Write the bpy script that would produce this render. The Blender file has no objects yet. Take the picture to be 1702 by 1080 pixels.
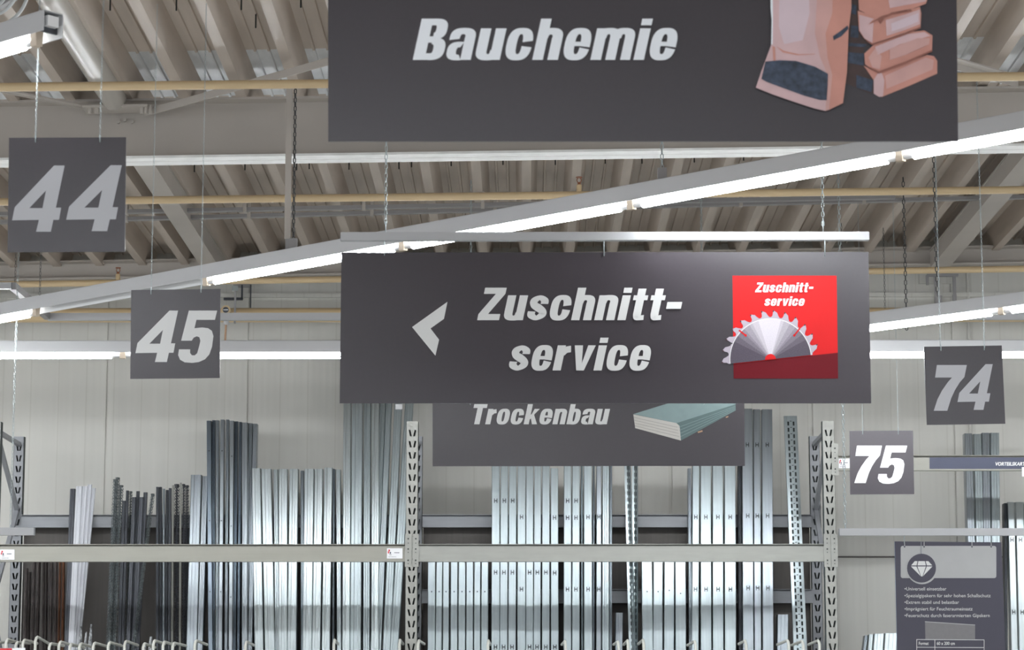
import bpy, math, random
from mathutils import Vector, Matrix
from mathutils.geometry import tessellate_polygon
random.seed(7)
C = bpy.context.scene.collection
SC = bpy.context.scene
# ---------------------------------------------------------------- camera, world, exposure
F, CX, CY = 4400.0, 851.0, 540.0
PITCH = math.atan((1250 - 540) / F)
YAW = math.atan(22 * math.cos(PITCH) / F)
HC = 1.5
CAM = Vector((0, 0, HC))
cam_d = bpy.data.cameras.new('camera'); cam = bpy.data.objects.new('camera', cam_d); C.objects.link(cam)
cam.location = CAM
cam.rotation_euler = (math.pi / 2 + PITCH, 0, YAW)
cam_d.sensor_width = 36.0; cam_d.lens = F / 1702 * 36.0
cam_d.clip_start = 0.1; cam_d.clip_end = 200
cam_d.dof.use_dof = True; cam_d.dof.focus_distance = 15.5; cam_d.dof.aperture_fstop = 7.0
SC.camera = cam
SC.view_settings.view_transform = 'Standard'
SC.view_settings.look = 'None'
SC.view_settings.gamma = 1.0
SC.view_settings.exposure = 0.0
SC.view_settings.use_curve_mapping = False
TUBE_POWER = 78.0
wd = bpy.data.worlds.new('hall_ambient'); SC.world = wd; wd.use_nodes = True
wd.node_tree.nodes['Background'].inputs[0].default_value = (0.86, 0.93, 1.0, 1)
wd.node_tree.nodes['Background'].inputs[1].default_value = 0.95

_f = Vector((-math.sin(YAW) * math.cos(PITCH), math.cos(YAW) * math.cos(PITCH), math.sin(PITCH)))
_r = Vector((math.cos(YAW), math.sin(YAW), 0))
_u = _r.cross(_f)
def ray(px, py): return _f + _r * ((px - CX) / F) + _u * (-(py - CY) / F)
def P(px, py, Y):
    d = ray(px, py); return CAM + d * (Y / d.y)
def PH(px, py, z):
    d = ray(px, py); return CAM + d * ((z - HC) / d.z)

# ---------------------------------------------------------------- materials
def srgb(c):
    return tuple((x / 255 / 12.92 if x / 255 <= .04045 else ((x / 255 + .055) / 1.055) ** 2.4) for x in c)
def mat(name, col, rough=.5, metal=0.0, var=0.0, scale=(4, 4, 4), emit=None, spec=.5, bump=0.0):
    m = bpy.data.materials.new(name); m.use_nodes = True
    nt = m.node_tree; b = nt.nodes['Principled BSDF']
    b.inputs['Roughness'].default_value = rough; b.inputs['Metallic'].default_value = metal
    b.inputs['Specular IOR Level'].default_value = spec
    b.inputs['Base Color'].default_value = (*col, 1)
    if var or bump:
        tc = nt.nodes.new('ShaderNodeTexCoord'); mp = nt.nodes.new('ShaderNodeMapping')
        mp.inputs['Scale'].default_value = scale
        no = nt.nodes.new('ShaderNodeTexNoise'); no.inputs['Scale'].default_value = 1.0; no.inputs['Detail'].default_value = 4
        nt.links.new(tc.outputs['Object'], mp.inputs['Vector']); nt.links.new(mp.outputs[0], no.inputs['Vector'])
        if var:
            cr = nt.nodes.new('ShaderNodeValToRGB')
            cr.color_ramp.elements[0].position = .3; cr.color_ramp.elements[1].position = .7
            cr.color_ramp.elements[0].color = (*[max(0, x * (1 - var)) for x in col], 1)
            cr.color_ramp.elements[1].color = (*[min(1, x * (1 + var)) for x in col], 1)
            nt.links.new(no.outputs['Fac'], cr.inputs[0]); nt.links.new(cr.outputs[0], b.inputs['Base Color'])
        if bump:
            bp = nt.nodes.new('ShaderNodeBump'); bp.inputs['Strength'].default_value = bump; bp.inputs['Distance'].default_value = .01
            nt.links.new(no.outputs['Fac'], bp.inputs['Height']); nt.links.new(bp.outputs[0], b.inputs['Normal'])
    if emit:
        b.inputs['Emission Color'].default_value = (*emit[0], 1); b.inputs['Emission Strength'].default_value = emit[1]
    return m
M = {}
M['sign'] = mat('sign_board_grey', srgb((60, 55, 60)), .34, var=.03, scale=(60, 60, 60))
M['letter'] = mat('sign_letter_white', srgb((215, 215, 214)), .45)
M['letter_grey'] = mat('sign_letter_grey', srgb((186, 186, 190)), .45)
M['red'] = mat('sign_red', srgb((204, 30, 32)), .5, spec=.2)
M['darkred'] = mat('sign_dark_red', srgb((100, 12, 24)), .5, spec=.2)
M['white'] = mat('print_white', srgb((240, 243, 248)), .45)
M['tooth'] = mat('print_tooth_grey', srgb((176, 166, 178)), .4)
M['toothtip'] = mat('print_tooth_tip', srgb((70, 40, 44)), .4)
M['saw_dark'] = mat('print_saw_dark', srgb((82, 74, 86)), .4, var=.22, scale=(160, 160, 160))
M['saw_mid'] = mat('print_saw_mid', srgb((142, 134, 148)), .4, var=.14, scale=(160, 160, 160))
M['saw_light'] = mat('print_saw_light', srgb((208, 202, 210)), .4, var=.06, scale=(160, 160, 160))
for _i in range(8):
    _t = _i/7; M['saw%d' % _i] = mat('print_saw_tone_%d' % _i, srgb(tuple(a*(1-_t)+b*_t for a, b in zip((208,202,210),(76,68,80)))), .4, var=.06+.12*_t, scale=(170, 170, 170))
M['bag_mid'] = mat('print_paper_sack_mid', srgb((210, 164, 158)), .5, var=.08, scale=(9, 9, 9))
M['bag_pale'] = mat('print_paper_sack_pale', srgb((218, 196, 204)), .5, var=.04, scale=(9, 9, 9))
M['bag'] = mat('print_paper_sack', srgb((214, 180, 182)), .5, var=.10, scale=(9, 9, 5))
M['bag_side'] = mat('print_paper_sack_side', srgb((206, 146, 132)), .5, var=.08, scale=(9, 9, 9))
M['bag_shade'] = mat('print_paper_sack_fold', srgb((150, 96, 84)), .5, var=.1, scale=(20, 20, 20))
M['bag_navy'] = mat('print_navy_patch', srgb((56, 66, 84)), .5, var=.5, scale=(45, 45, 45))
M['bag_brown'] = mat('print_dark_brown', srgb((70, 52, 50)), .5, var=.2, scale=(20, 20, 20))
M['board_top'] = mat('print_board_green', srgb((132, 152, 152)), .5, var=.04, scale=(20, 20, 20))
M['board_side'] = mat('print_board_edge_green', srgb((92, 112, 112)), .5, var=.1, scale=(2, 2, 160))
M['board_front'] = mat('print_board_edge_cream', srgb((200, 196, 190)), .5, var=.07, scale=(2, 2, 160))
M['board_line'] = mat('print_board_line', srgb((158, 154, 148)), .5)
M['batten'] = mat('print_batten', srgb((176, 140, 112)), .5)
M['edge_blue'] = mat('board_blue_edge', srgb((30, 110, 170)), .4)
M['info'] = mat('info_board_slate', srgb((68, 66, 79)), .5)
M['info_panel'] = mat('info_board_pale_panel', srgb((172, 172, 172)), .5, var=.04, scale=(6, 6, 6))
M['info_grey'] = mat('info_board_grey_panel', srgb((122, 120, 122)), .5, var=.04, scale=(40, 40, 40))
M['navy'] = mat('shelf_strip_navy', srgb((48, 53, 78)), .4)
M['paper'] = mat('sticker_paper', srgb((222, 222, 224)), .5)
M['ink_red'] = mat('sticker_red_ink', srgb((190, 40, 50)), .5)
M['ink_dark'] = mat('sticker_dark_ink', srgb((60, 62, 76)), .5)
M['galv'] = mat('galvanised_steel', (.44, .49, .505), .30, .85, var=.10, scale=(55, 8, .8))
M['galv_mid'] = mat('galvanised_steel_soft', (.345, .395, .41), .34, .80, var=.09, scale=(55, 8, .8))
M['galv_grey'] = mat('galvanised_steel_grey', (.28, .31, .335), .32, .85, var=.10, scale=(55, 8, .8))
M['galv_blue'] = mat('galvanised_steel_blue', (.17, .205, .245), .30, .85, var=.10, scale=(55, 8, .8))
M['alu'] = mat('pale_aluminium', (.60, .60, .61), .42, .45, var=.08, scale=(40, 5, 1))
M['dark_metal'] = mat('dark_metal', (.060, .064, .074), .45, .5, var=.3, scale=(60, 10, 4))
M['mesh_metal'] = mat('mesh_metal', (.15, .17, .175), .45, .7, var=.35, scale=(80, 20, 40))
M['brown_metal'] = mat('brown_profile', (.045, .036, .034), .5, .3, var=.6, scale=(80, 20, 12))
M['rust_metal'] = mat('rusty_profile', (.12, .05, .025), .6, .2, var=.5, scale=(80, 20, 12))
M['rack'] = mat('rack_paint', srgb((150, 150, 144)), .45, 0, var=.05, scale=(6, 6, 30))
M['beam_rack'] = mat('rack_beam_paint', srgb((145, 143, 134)), .45, 0, var=.04, scale=(3, 3, 30))
M['rack_grey'] = mat('rack_rear_paint', srgb((136, 138, 142)), .45, 0, var=.05, scale=(6, 6, 30))
M['inner'] = mat('inner_hole_shade', (.035, .045, .045), .6)  # dark backing: shade behind the holes is put into the colour
M['dark_sheet'] = mat('added_dark_sheet', (.085, .075, .068), .6, 0, var=.1, scale=(30, 4, 2))
M['black'] = mat('hole_black', (.02, .025, .025), .6)
M['rod'] = mat('divider_rod', srgb((190, 190, 182)), .45)
M['deck'] = mat('roof_deck', (.50, .43, .37), .45, 0, var=.10, scale=(14, 1.2, 14), spec=.45)
M['deck_galv'] = mat('roof_deck_bare_zinc', (.72, .74, .76), .35, .4, var=.12, scale=(14, 4, 14))
M['steel'] = mat('roof_steel_paint', (.47, .43, .39), .5, 0, var=.05, scale=(2, 2, 2))
M['flange'] = mat('girder_flange_painted_light', (.85, .85, .83), .5, 0, var=.08, scale=(10, 30, 10))  # same girder as the web; lamplight from below is put into this colour
M['tube_paint'] = mat('round_tube_paint', (.44, .41, .37), .25, 0)
M['cream'] = mat('cream_pipe', srgb((204, 180, 142)), .4, 0, var=.04, scale=(2, 20, 20))
M['conduit'] = mat('grey_conduit', (.30, .29, .29), .5)
M['lamp_body'] = mat('lamp_housing', (.55, .55, .56), .45)
M['lamp_white'] = mat('lamp_reflector', (.82, .82, .82), .35)
M['socket'] = mat('lamp_socket', srgb((196, 180, 160)), .5)
M['metal_cap'] = mat('tube_end_cap', (.6, .6, .6), .3, .8)
M['tube'] = mat('fluorescent_tube', (.9, .9, .9), .4, emit=((.93, .97, 1.0), TUBE_POWER))
M['tube_off'] = mat('unlit_tube', (.75, .74, .72), .3)
M['chain'] = mat('zinc_chain', (.42, .47, .48), .35, .7)
M['chain_dark'] = mat('dark_chain', (.10, .10, .10), .4, .6)
M['rail'] = mat('rail_aluminium', (.44, .44, .45), .38, .25)
M['copper'] = mat('copper', (.32, .13, .07), .4, .7)
M['floor'] = mat('floor_tile', (.66, .65, .62), .35, 0, var=.05, scale=(1, 1, 1))
M['plastic'] = mat('shrink_wrap', (.25, .26, .27), .15, 0, var=.8, scale=(60, 60, 60), bump=.6)
M['strip_white'] = mat('white_lacquer', srgb((190, 192, 198)), .4)
M['white_cable'] = mat('white_cable', srgb((196, 200, 200)), .4)

def wall_mat():
    m = mat('wall_panel', (.58, .57, .53), .5, 0, var=.035, scale=(9, 1, .35), spec=.25)
    nt = m.node_tree; b = nt.nodes['Principled BSDF']
    tc = nt.nodes.new('ShaderNodeTexCoord'); w = nt.nodes.new('ShaderNodeTexWave')
    w.inputs['Scale'].default_value = 6.2; w.inputs['Distortion'].default_value = 0
    bp = nt.nodes.new('ShaderNodeBump'); bp.inputs['Strength'].default_value = .12; bp.inputs['Distance'].default_value = .004
    nt.links.new(tc.outputs['Object'], w.inputs['Vector']); nt.links.new(w.outputs['Fac'], bp.inputs['Height'])
    nt.links.new(bp.outputs[0], b.inputs['Normal'])
    w2 = nt.nodes.new('ShaderNodeTexWave'); w2.wave_profile = 'SIN'; w2.inputs['Scale'].default_value = 1.45; w2.inputs['Distortion'].default_value = 0
    nt.links.new(tc.outputs['Object'], w2.inputs['Vector'])
    cr = nt.nodes.new('ShaderNodeValToRGB'); cr.color_ramp.elements[0].position = .0; cr.color_ramp.elements[0].color = (.90, .895, .88, 1)
    cr.color_ramp.elements[1].position = .006; cr.color_ramp.elements[1].color = (1, 1, 1, 1)
    nt.links.new(w2.outputs['Fac'], cr.inputs[0])
    mx = nt.nodes.new('ShaderNodeMixRGB'); mx.blend_type = 'MULTIPLY'; mx.inputs[0].default_value = 1
    src = b.inputs['Base Color'].links[0].from_socket
    nt.links.new(src, mx.inputs[1]); nt.links.new(cr.outputs[0], mx.inputs[2]); nt.links.new(mx.outputs[0], b.inputs['Base Color'])
    return m
M['wall'] = wall_mat()

# ---------------------------------------------------------------- mesh builder (world coordinates)
class MB:
    def __init__(s): s.v = []; s.f = []; s.mi = []; s.mats = []; s.m = 0; s.smooth = []
    def use(s, m):
        if m not in s.mats: s.mats.append(m)
        s.m = s.mats.index(m); return s
    def add(s, vs, fs, smooth=False):
        o = len(s.v); s.v += [Vector(v) for v in vs]
        for f in fs: s.f.append(tuple(i + o for i in f)); s.mi.append(s.m); s.smooth.append(smooth)
        return s
    def box(s, a, b):
        x0, y0, z0 = a; x1, y1, z1 = b
        return s.add([(x0,y0,z0),(x1,y0,z0),(x1,y1,z0),(x0,y1,z0),(x0,y0,z1),(x1,y0,z1),(x1,y1,z1),(x0,y1,z1)],
                     [(0,3,2,1),(4,5,6,7),(0,1,5,4),(1,2,6,5),(2,3,7,6),(3,0,4,7)])
    def obox(s, p0, p1, w, h, up=(0,0,1), off=(0,0)):
        """box along p0->p1, w sideways, h along up, offset (side, up)"""
        p0 = Vector(p0); p1 = Vector(p1); d = (p1 - p0).normalized()
        side = d.cross(Vector(up)).normalized(); u = side.cross(d).normalized()
        vs = []
        for p in (p0, p1):
            for a, b in ((-1,-1),(1,-1),(1,1),(-1,1)):
                vs.append(p + side * (a*w/2 + off[0]) + u * (b*h/2 + off[1]))
        return s.add(vs, [(0,1,2,3),(7,6,5,4),(0,4,5,1),(1,5,6,2),(2,6,7,3),(3,7,4,0)])
    def tube(s, pts, r, n=8, smooth=True, closed=False):
        pts = [Vector(p) for p in pts]; rings = []; N = len(pts)
        ref = None
        for i, p in enumerate(pts):
            if closed: t = pts[(i+1) % N] - pts[i-1]
            else: t = pts[min(i+1, N-1)] - pts[max(i-1, 0)]
            t.normalize()
            if ref is None: ref = Vector((0,0,1)) if abs(t.z) < .9 else Vector((1,0,0))
            a = t.cross(ref).normalized(); b = a.cross(t).normalized(); ref = b
            rings.append([p + (a*math.cos(k*2*math.pi/n) + b*math.sin(k*2*math.pi/n))*r for k in range(n)])
        vs = [v for rg in rings for v in rg]; fs = []
        for i in range(N if closed else N-1):
            j = (i+1) % N
            for k in range(n): fs.append((i*n+k, i*n+(k+1)%n, j*n+(k+1)%n, j*n+k))
        s.add(vs, fs, smooth)
        if not closed:
            s.add(rings[0], [tuple(range(n))[::-1]]); s.add(rings[-1], [tuple(range(n))])
        return s
    def build(s, name, m, parent=None, loc=None):
        if not s.mats: s.mats = [m]
        elif m is not None and s.mats[0] is None: s.mats[0] = m
        me = bpy.data.meshes.new(name)
        if parent is not None: o0 = wloc(parent); l = Vector((0,0,0))
        else:
            if loc is None:
                xs = [v.x for v in s.v]; ys = [v.y for v in s.v]; zs = [v.z for v in s.v]
                loc = Vector(((min(xs)+max(xs))/2, (min(ys)+max(ys))/2, min(zs)))
            o0 = Vector(loc); l = o0
        me.from_pydata([v - o0 for v in s.v], [], s.f)
        for m_ in s.mats: me.materials.append(m_)
        me.polygons.foreach_set('material_index', s.mi); me.polygons.foreach_set('use_smooth', s.smooth)
        me.update()
        o = bpy.data.objects.new(name, me); C.objects.link(o); o.location = l
        if parent is not None: o.parent = parent
        return o
def wloc(o):
    l = Vector((0,0,0))
    while o is not None: l = l + o.location; o = o.parent
    return l
def tag(o, label=None, cat=None, group=None, kind=None):
    if label: o['label'] = label
    if cat: o['category'] = cat
    if group: o['group'] = group
    if kind: o['kind'] = kind
    return o
def thing(name, loc, label, cat, group=None):
    o = bpy.data.objects.new(name, None); C.objects.link(o); o.location = loc; o.empty_display_size = .1
    return tag(o, label, cat, group)
def struct(o): o['kind'] = 'structure'; return o

# ---------------------------------------------------------------- lettering
def sring(cx, cy, rx, ry, tx, ty, keep=lambda x, y: True, n=2.7, N=56):
    out = []
    def pt(a, r1, r2):
        c, s_ = math.cos(a), math.sin(a)
        return (cx + r1*math.copysign(abs(c)**(2/n), c), cy + r2*math.copysign(abs(s_)**(2/n), s_))
    for i in range(N):
        a, b = 2*math.pi*i/N, 2*math.pi*(i+1)/N
        q = [pt(a, rx, ry), pt(b, rx, ry), pt(b, rx-tx, ry-ty), pt(a, rx-tx, ry-ty)]
        mx = (q[0][0]+q[1][0])/2; my = (q[0][1]+q[1][1])/2
        if keep(mx, my): out.append(q)
    return out
def R(x0, y0, x1, y1): return [[(x0,y0),(x1,y0),(x1,y1),(x0,y1)]]
def spath(pts, ws, N=40):
    """smooth stroke through pts, widths ws"""
    def cr(p0,p1,p2,p3,t):
        return tuple(.5*((2*p1[k])+(-p0[k]+p2[k])*t+(2*p0[k]-5*p1[k]+4*p2[k]-p3[k])*t*t+(-p0[k]+3*p1[k]-3*p2[k]+p3[k])*t**3) for k in range(len(p1)))
    ctl = [(*p, w) for p, w in zip(pts, ws)]
    ctl = [ctl[0]] + ctl + [ctl[-1]]
    sm = []
    for i in range(len(ctl)-3):
        for j in range(8): sm.append(cr(*ctl[i:i+4], j/8))
    sm.append(ctl[-2])
    L = []; Rr = []
    for i in range(len(sm)):
        a = sm[max(i-1,0)]; b = sm[min(i+1,len(sm)-1)]
        dx, dy = b[0]-a[0], b[1]-a[1]; l = math.hypot(dx,dy) or 1
        nx, ny = -dy/l, dx/l; w = sm[i][2]/2
        L.append((sm[i][0]+nx*w, sm[i][1]+ny*w)); Rr.append((sm[i][0]-nx*w, sm[i][1]-ny*w))
    return [[L[i], L[i+1], Rr[i+1], Rr[i]] for i in range(len(sm)-1)]
XH = .765; S = .235; T = .15
def glyph(ch):
    W = .57; h2 = XH/2
    if ch == 'o': return sring(W/2, h2, W/2, h2+.01, S-.01, T), W
    if ch == 'c': return sring(W/2, h2, W/2, h2+.01, S-.01, T, lambda x,y: not (x > W/2+.05 and .30 < y < .475)), W
    if ch == 'e':
        return sring(W/2, h2, W/2, h2+.01, S-.01, T, lambda x,y: not (x > W/2+.05 and .245 < y < .335)) + R(.1, .335, W-.1, .44), W
    if ch == 's':
        w = .54
        return spath([(w-.115,.50),(w-.125,.60),(w/2+.005,.692),(.125,.60),(.145,.47),(w/2,.385),(w-.13,.28),(w-.115,.17),(w/2,.068),(.12,.16),(.115,.27)],
                     [.215,.205,.145,.215,.20,.22,.20,.215,.145,.205,.215]), w
    if ch == 'u':
        return R(0,.22,S,XH) + R(W-S,0,W,XH) + sring(W/2-.01, .24, W/2-.01, .25, S, .15, lambda x,y: y < .24), W
    if ch == 'n':
        return R(0,0,S,XH) + R(W-S,0,W,XH-.22) + sring(W/2+.01, XH-.24, W/2-.01, .25, S-.01, .16, lambda x,y: y > XH-.24), W
    if ch == 'm':
        g = R(0,0,S,XH)
        g += R(.33,0,.33+.22,XH-.22) + sring(.29, XH-.24, .26, .25, .22, .15, lambda x,y: y > XH-.24)
        g += R(.66,0,.66+.22,XH-.22) + sring(.62, XH-.24, .26, .25, .22, .15, lambda x,y: y > XH-.24)
        return g, .88
    if ch == 'h':
        return R(0,0,S,1) + R(W-S,0,W,XH-.22) + sring(W/2+.01, XH-.24, W/2-.01, .25, S-.01, .16, lambda x,y: y > XH-.24), W
    if ch == 'i': return R(0,0,S,XH) + R(0,.84,S,1.0), S
    if ch == 'r': return R(0,0,S,XH) + spath([(S-.05,.50),(S+.03,.62),(.40,.655)], [.16,.2,.2]), .40
    if ch == 't': return R(.09,.16,.09+S-.01,.97) + R(0,.615,.41,XH) + spath([(.205,.20),(.215,.10),(.28,.075),(.41,.085)], [.23,.2,.155,.15]), .41
    if ch == 'v': return [[(0,XH),(S,XH),(.31,.22),(.31,0),(.19,0)], [(.31,0),(.31,.22),(.385,XH),(.60,XH),(.41,0)]], .60
    if ch == 'k': return R(0,0,S,1) + [[(S-.02,.30),(.36,XH),(.60,XH),(S-.02,.24)], [(.26,.36),(.37,.52),(.62,0),(.385,0)], [(S-.02,.22),(S-.02,.45),(.33,.56),(.40,.40)]], .60
    if ch == 'b': return R(0,0,S,1) + sring(W/2, h2, W/2, h2+.01, S, T), W
    if ch == 'a':
        return R(W-S,0,W,XH-.2) + sring(W/2+.0, XH-.235, W/2, .245, S-.01, .15, lambda x,y: y > XH-.28 or (x < W/2 and y > .50)) \
            + sring(.26, .215, .26, .225, .205, .135, lambda x,y: x < .33), W
    if ch == 'B':
        w = .64
        return R(0,0,.26,1) + R(.2,.84,.36,1) + R(.2,.42,.36,.57) + R(.2,0,.36,.16) \
            + sring(.34, .75, .28, .25, .245, .16, lambda x,y: x > .34) + sring(.34, .27, .32, .275, .26, .16, lambda x,y: x > .34), w
    if ch == 'Z': return R(.03,.81,.64,1) + R(0,0,.62,.19) + [[(0,.19),(.27,.19),(.64,.81),(.37,.81)], [(0,0),(.2,0),(.27,.19),(0,.19)]], .64
    if ch == 'T': return R(0,.81,.62,1) + R(.19,0,.44,.9), .62
    if ch == '-': return R(0,.35,.42,.56), .42
    return [], .25
def raw4(dx):
    o = [(375,98),(450,98),(388,375),(425,375),(410,455),(370,455),(352,533),(248,533),(268,455),(78,458),(97,372)]
    h = [(318,262),(293,378),(200,378)]
    return [[((x+dx)/435, (533-y)/435) for x,y in o], [((x+dx)/435, (533-y)/435) for x,y in h]]
def raw5():
    o = [(1243,262),(1430,262),(1415,323),(1293,323),(1280,378),(1330,373),(1370,378),(1395,395),(1405,430),(1396,500),(1378,550),(1350,582),(1310,600),(1265,606),(1215,602),(1185,585),(1172,555),(1178,517),(1252,517),(1251,540),(1263,556),(1282,556),(1298,542),(1310,500),(1319,462),(1313,438),(1295,431),(1275,440),(1262,460),(1192,460)]
    return [[((x-1172)/340, (603-y)/340) for x,y in o]]
def raw7():
    o = [(140,573),(275,573),(264,625),(243,648),(222,680),(205,715),(187,770),(126,770),(143,720),(163,683),(190,646),(208,627),(132,627)]
    return [[((x-126)/197, (770-y)/197) for x,y in o]]
def tess(loops):
    t = tessellate_polygon([[Vector((x,y,0)) for x,y in l] for l in loops])
    flat_ = [p for l in loops for p in l]
    return flat_, [tuple(i) for i in t]
def word_polys(text, shear=.2, gap=.10):
    """list of convex polygons in cap units, total width"""
    polys = []; x = 0
    for ch in text:
        if ch == ' ': x += .3; continue
        g, w = glyph(ch)
        for q in g:
            polys.append([(px + x + shear*py, py) for px, py in q])
        x += w + gap
    xs = [p[0] for q in polys for p in q]
    return polys, min(xs), max(xs)
class Plane:
    """a vertical plane Y = const: turns image points into points on it, with stacked printed layers"""
    def __init__(s, Y): s.Y = Y
    def __call__(s, px, py, k=0):
        return P(px, py, s.Y - .0012*k)
def face_out(pts):
    a = pts[1]-pts[0]; b = pts[2]-pts[1]; n = a.cross(b)
    s_ = sum(((pts[i].x*pts[(i+1)%len(pts)].z - pts[(i+1)%len(pts)].x*pts[i].z) for i in range(len(pts))))
    return pts if s_ > 0 else pts[::-1]
def poly_px(mb, pl, pts, k, m, yoff=0.0):
    mb.use(m); n = 0
    fl, tris = tess([pts])
    vs = [pl(x, y, k) for x, y in fl]
    # make normals face the viewer (-Y)
    out = []
    for t in tris:
        a, b, c = vs[t[0]], vs[t[1]], vs[t[2]]
        out.append(t if (b-a).cross(c-a).y < 0 else t[::-1])
    mb.add(vs, out)
def word(name, text, pl, x0, x1, ytop, ybase, m, parent, k=1, slope=0.0, italics=.2, gap=.10):
    polys, a, b = word_polys(text, italics, gap)
    s_ = ybase - ytop; sx = (x1-x0)/(b-a)
    mb = MB(); mb.use(m); kk = k
    for q in polys:
        k += .02
        px = [(x0 + (x-a)*sx, ybase - y*s_ + slope*(x-a)*sx) for x, y in q]
        if len(px) > 4: poly_px(mb, pl, px, k, m); continue
        vs = [pl(x, y, k) for x, y in px]
        n = (vs[1]-vs[0]).cross(vs[2]-vs[1])
        idx = tuple(range(len(vs)))
        mb.add(vs, [idx if n.y < 0 else idx[::-1]])
    return mb.build(name, m, parent)
def digits(name, pair, pl, boxes, m, parent):
    mb = MB(); mb.use(m)
    for ch, (x0, x1, yt, yb) in zip(pair, boxes):
        loops = {'4': lambda: raw4(0), '5': raw5, '7': raw7}[ch]()
        xs = [p[0] for p in loops[0]]; a, b = min(xs), max(xs)
        ys = [p[1] for p in loops[0]]; c, d = min(ys), max(ys)
        loops = [[(x0+(x-a)/(b-a)*(x1-x0), yb-(y-c)/(d-c)*(yb-yt)) for x, y in l] for l in loops]
        fl, tris = tess(loops); vs = [pl(x, y, 1) for x, y in fl]
        mb.add(vs, [t if (vs[t[1]]-vs[t[0]]).cross(vs[t[2]]-vs[t[0]]).y < 0 else t[::-1] for t in tris])
    return mb.build(name, m, parent)
def font_text(name, text, pl, x0, x1, ybase, cap, m, parent, k=2, shear=0.0, bold=0.0):
    cu = bpy.data.curves.new('t', 'FONT'); cu.body = text; cu.size = 1; cu.resolution_u = 3; cu.offset = bold; cu.shear = shear
    to = bpy.data.objects.new('t', cu); C.objects.link(to)
    dg = bpy.context.evaluated_depsgraph_get(); me0 = bpy.data.meshes.new_from_object(to.evaluated_get(dg))
    bpy.data.objects.remove(to)
    xs = [v.co.x for v in me0.vertices]; a, b = min(xs), max(xs)
    sy = cap/.70; sx = (x1-x0)/(b-a)
    mb = MB(); mb.use(m)
    vs = [pl(x0+(v.co.x-a)*sx, ybase-v.co.y*sy, k) for v in me0.vertices]
    fs = []
    for p in me0.polygons:
        t = tuple(p.vertices); n = (vs[t[1]]-vs[t[0]]).cross(vs[t[2]]-vs[t[1]])
        fs.append(t if n.y < 0 else t[::-1])
    mb.add(vs, fs)
    return mb.build(name, m, parent)
def panel(name, pl, quad, m, parent, th=.006, edge=None):
    """solid board from 4 image corners (tl, tr, br, bl)"""
    f = [pl(x, y) for x, y in quad]; b = [v + Vector((0, th, 0)) for v in f]
    mb = MB(); mb.use(m)
    mb.add(f + b, [(3,2,1,0)]); mb.use(edge or m)
    mb.add(f + b, [(4,5,6,7),(0,1,5,4),(1,2,6,5),(2,3,7,6),(3,0,4,7)])
    return mb.build(name, m, parent)

# ---------------------------------------------------------------- the shell
SL = .0166
def zdeck(x): return HC + 3.78 + SL*x
fl = MB().box((-14, -9, -.1), (14, 20.62, 0)).build('floor', M['floor']); struct(fl)
wb = MB(); X0 = P(178, 640, 20.5).x; PW = P(412, 640, 20.5).x - X0
for i in range(-8, 14):
    a = X0 + i*PW; b = a + PW
    if b < -10 or a > 10: continue
    wb.box((a+.006, 20.5, 0), (b-.006, 20.6, 5.75))
wb.box((-10, 20.512, 0), (10, 20.6, 5.75))
wb.box((-10, 20.6, 0), (10, 20.62, 5.75))
struct(wb.build('wall_back', M['wall']))
struct(MB().box((-10, 20.47, P(800, 494, 20.48).z), (10, 20.5, P(800, 487, 20.48).z)).build('trim_1', M['wall']))

# corrugated roof deck
PI_ = .331; X_PH = .012
sec = [(-.030,0),(.030,0),(.072,.15),(.115,.15),(.119,.138),(.131,.138),(.135,.15),(.192,.15),(.196,.138),(.208,.138),(.212,.15),(.259,.15)]
dk = MB()
segs = [(-2.0, 14.46, 'deck'), (14.46, 15.5, 'deck_galv'), (15.5, 20.5, 'deck')]
cols = []
for i in range(-30, 31):
    for (x, z) in sec: cols.append((X_PH + i*PI_ + x, z))
for (y0, y1, mk) in segs:
    n = len(cols)
    vs = [(x, y0, zdeck(x)+z) for x, z in cols] + [(x, y1, zdeck(x)+z) for x, z in cols]
    pan = [(j, j+1, n+j+1, n+j) for j in range(n-1) if cols[j][1] > .1 and cols[j+1][1] > .1]
    rest = [(j, j+1, n+j+1, n+j) for j in range(n-1) if not (cols[j][1] > .1 and cols[j+1][1] > .1)]
    dk.use(M[mk]); dk.add(vs, pan); dk.use(M['deck']); dk.add(vs, rest)
dk.use(M['deck'])
dk.add([(-10, -2, zdeck(-10)+.2), (10, -2, zdeck(10)+.2), (10, 20.6, zdeck(10)+.2), (-10, 20.6, zdeck(-10)+.2)], [(0,1,2,3)])
ceil = dk.build('ceiling', M['deck'], loc=(0, 0, zdeck(0))); struct(ceil)
# dark fastening screws hanging from the deck
scr = [(76,14,13.4),(183,14,13.4),(293,14,13.4),(401,13,13.4),(425,43,13.7),(500,9,13.4),(137,114,15.2),(230,105,15.1),(330,108,15.1),(430,104,15.1),
       (323,283,17.2),(407,280,17.2),(493,280,17.2),(514,278,17.2),(580,279,17.2),(663,278,17.2),(684,275,17.2),(750,273,17.2),(836,271,17.2),(923,271,17.2),(1006,269,17.2),(1067,269,17.2),(1154,267,17.2),(1236,264,17.2),(1635,260,17.2),(1610,272,17.3),(1686,88,14.9)]
for (x, y, Y) in scr:
    z1 = P(x, y-4, Y).z; p = P(x, y, Y)
    MB().tube([(p.x, p.y, p.z-.012), (p.x, p.y, zdeck(p.x)+.152)], .0045, 5).build('screw', M['black'], ceil)

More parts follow.
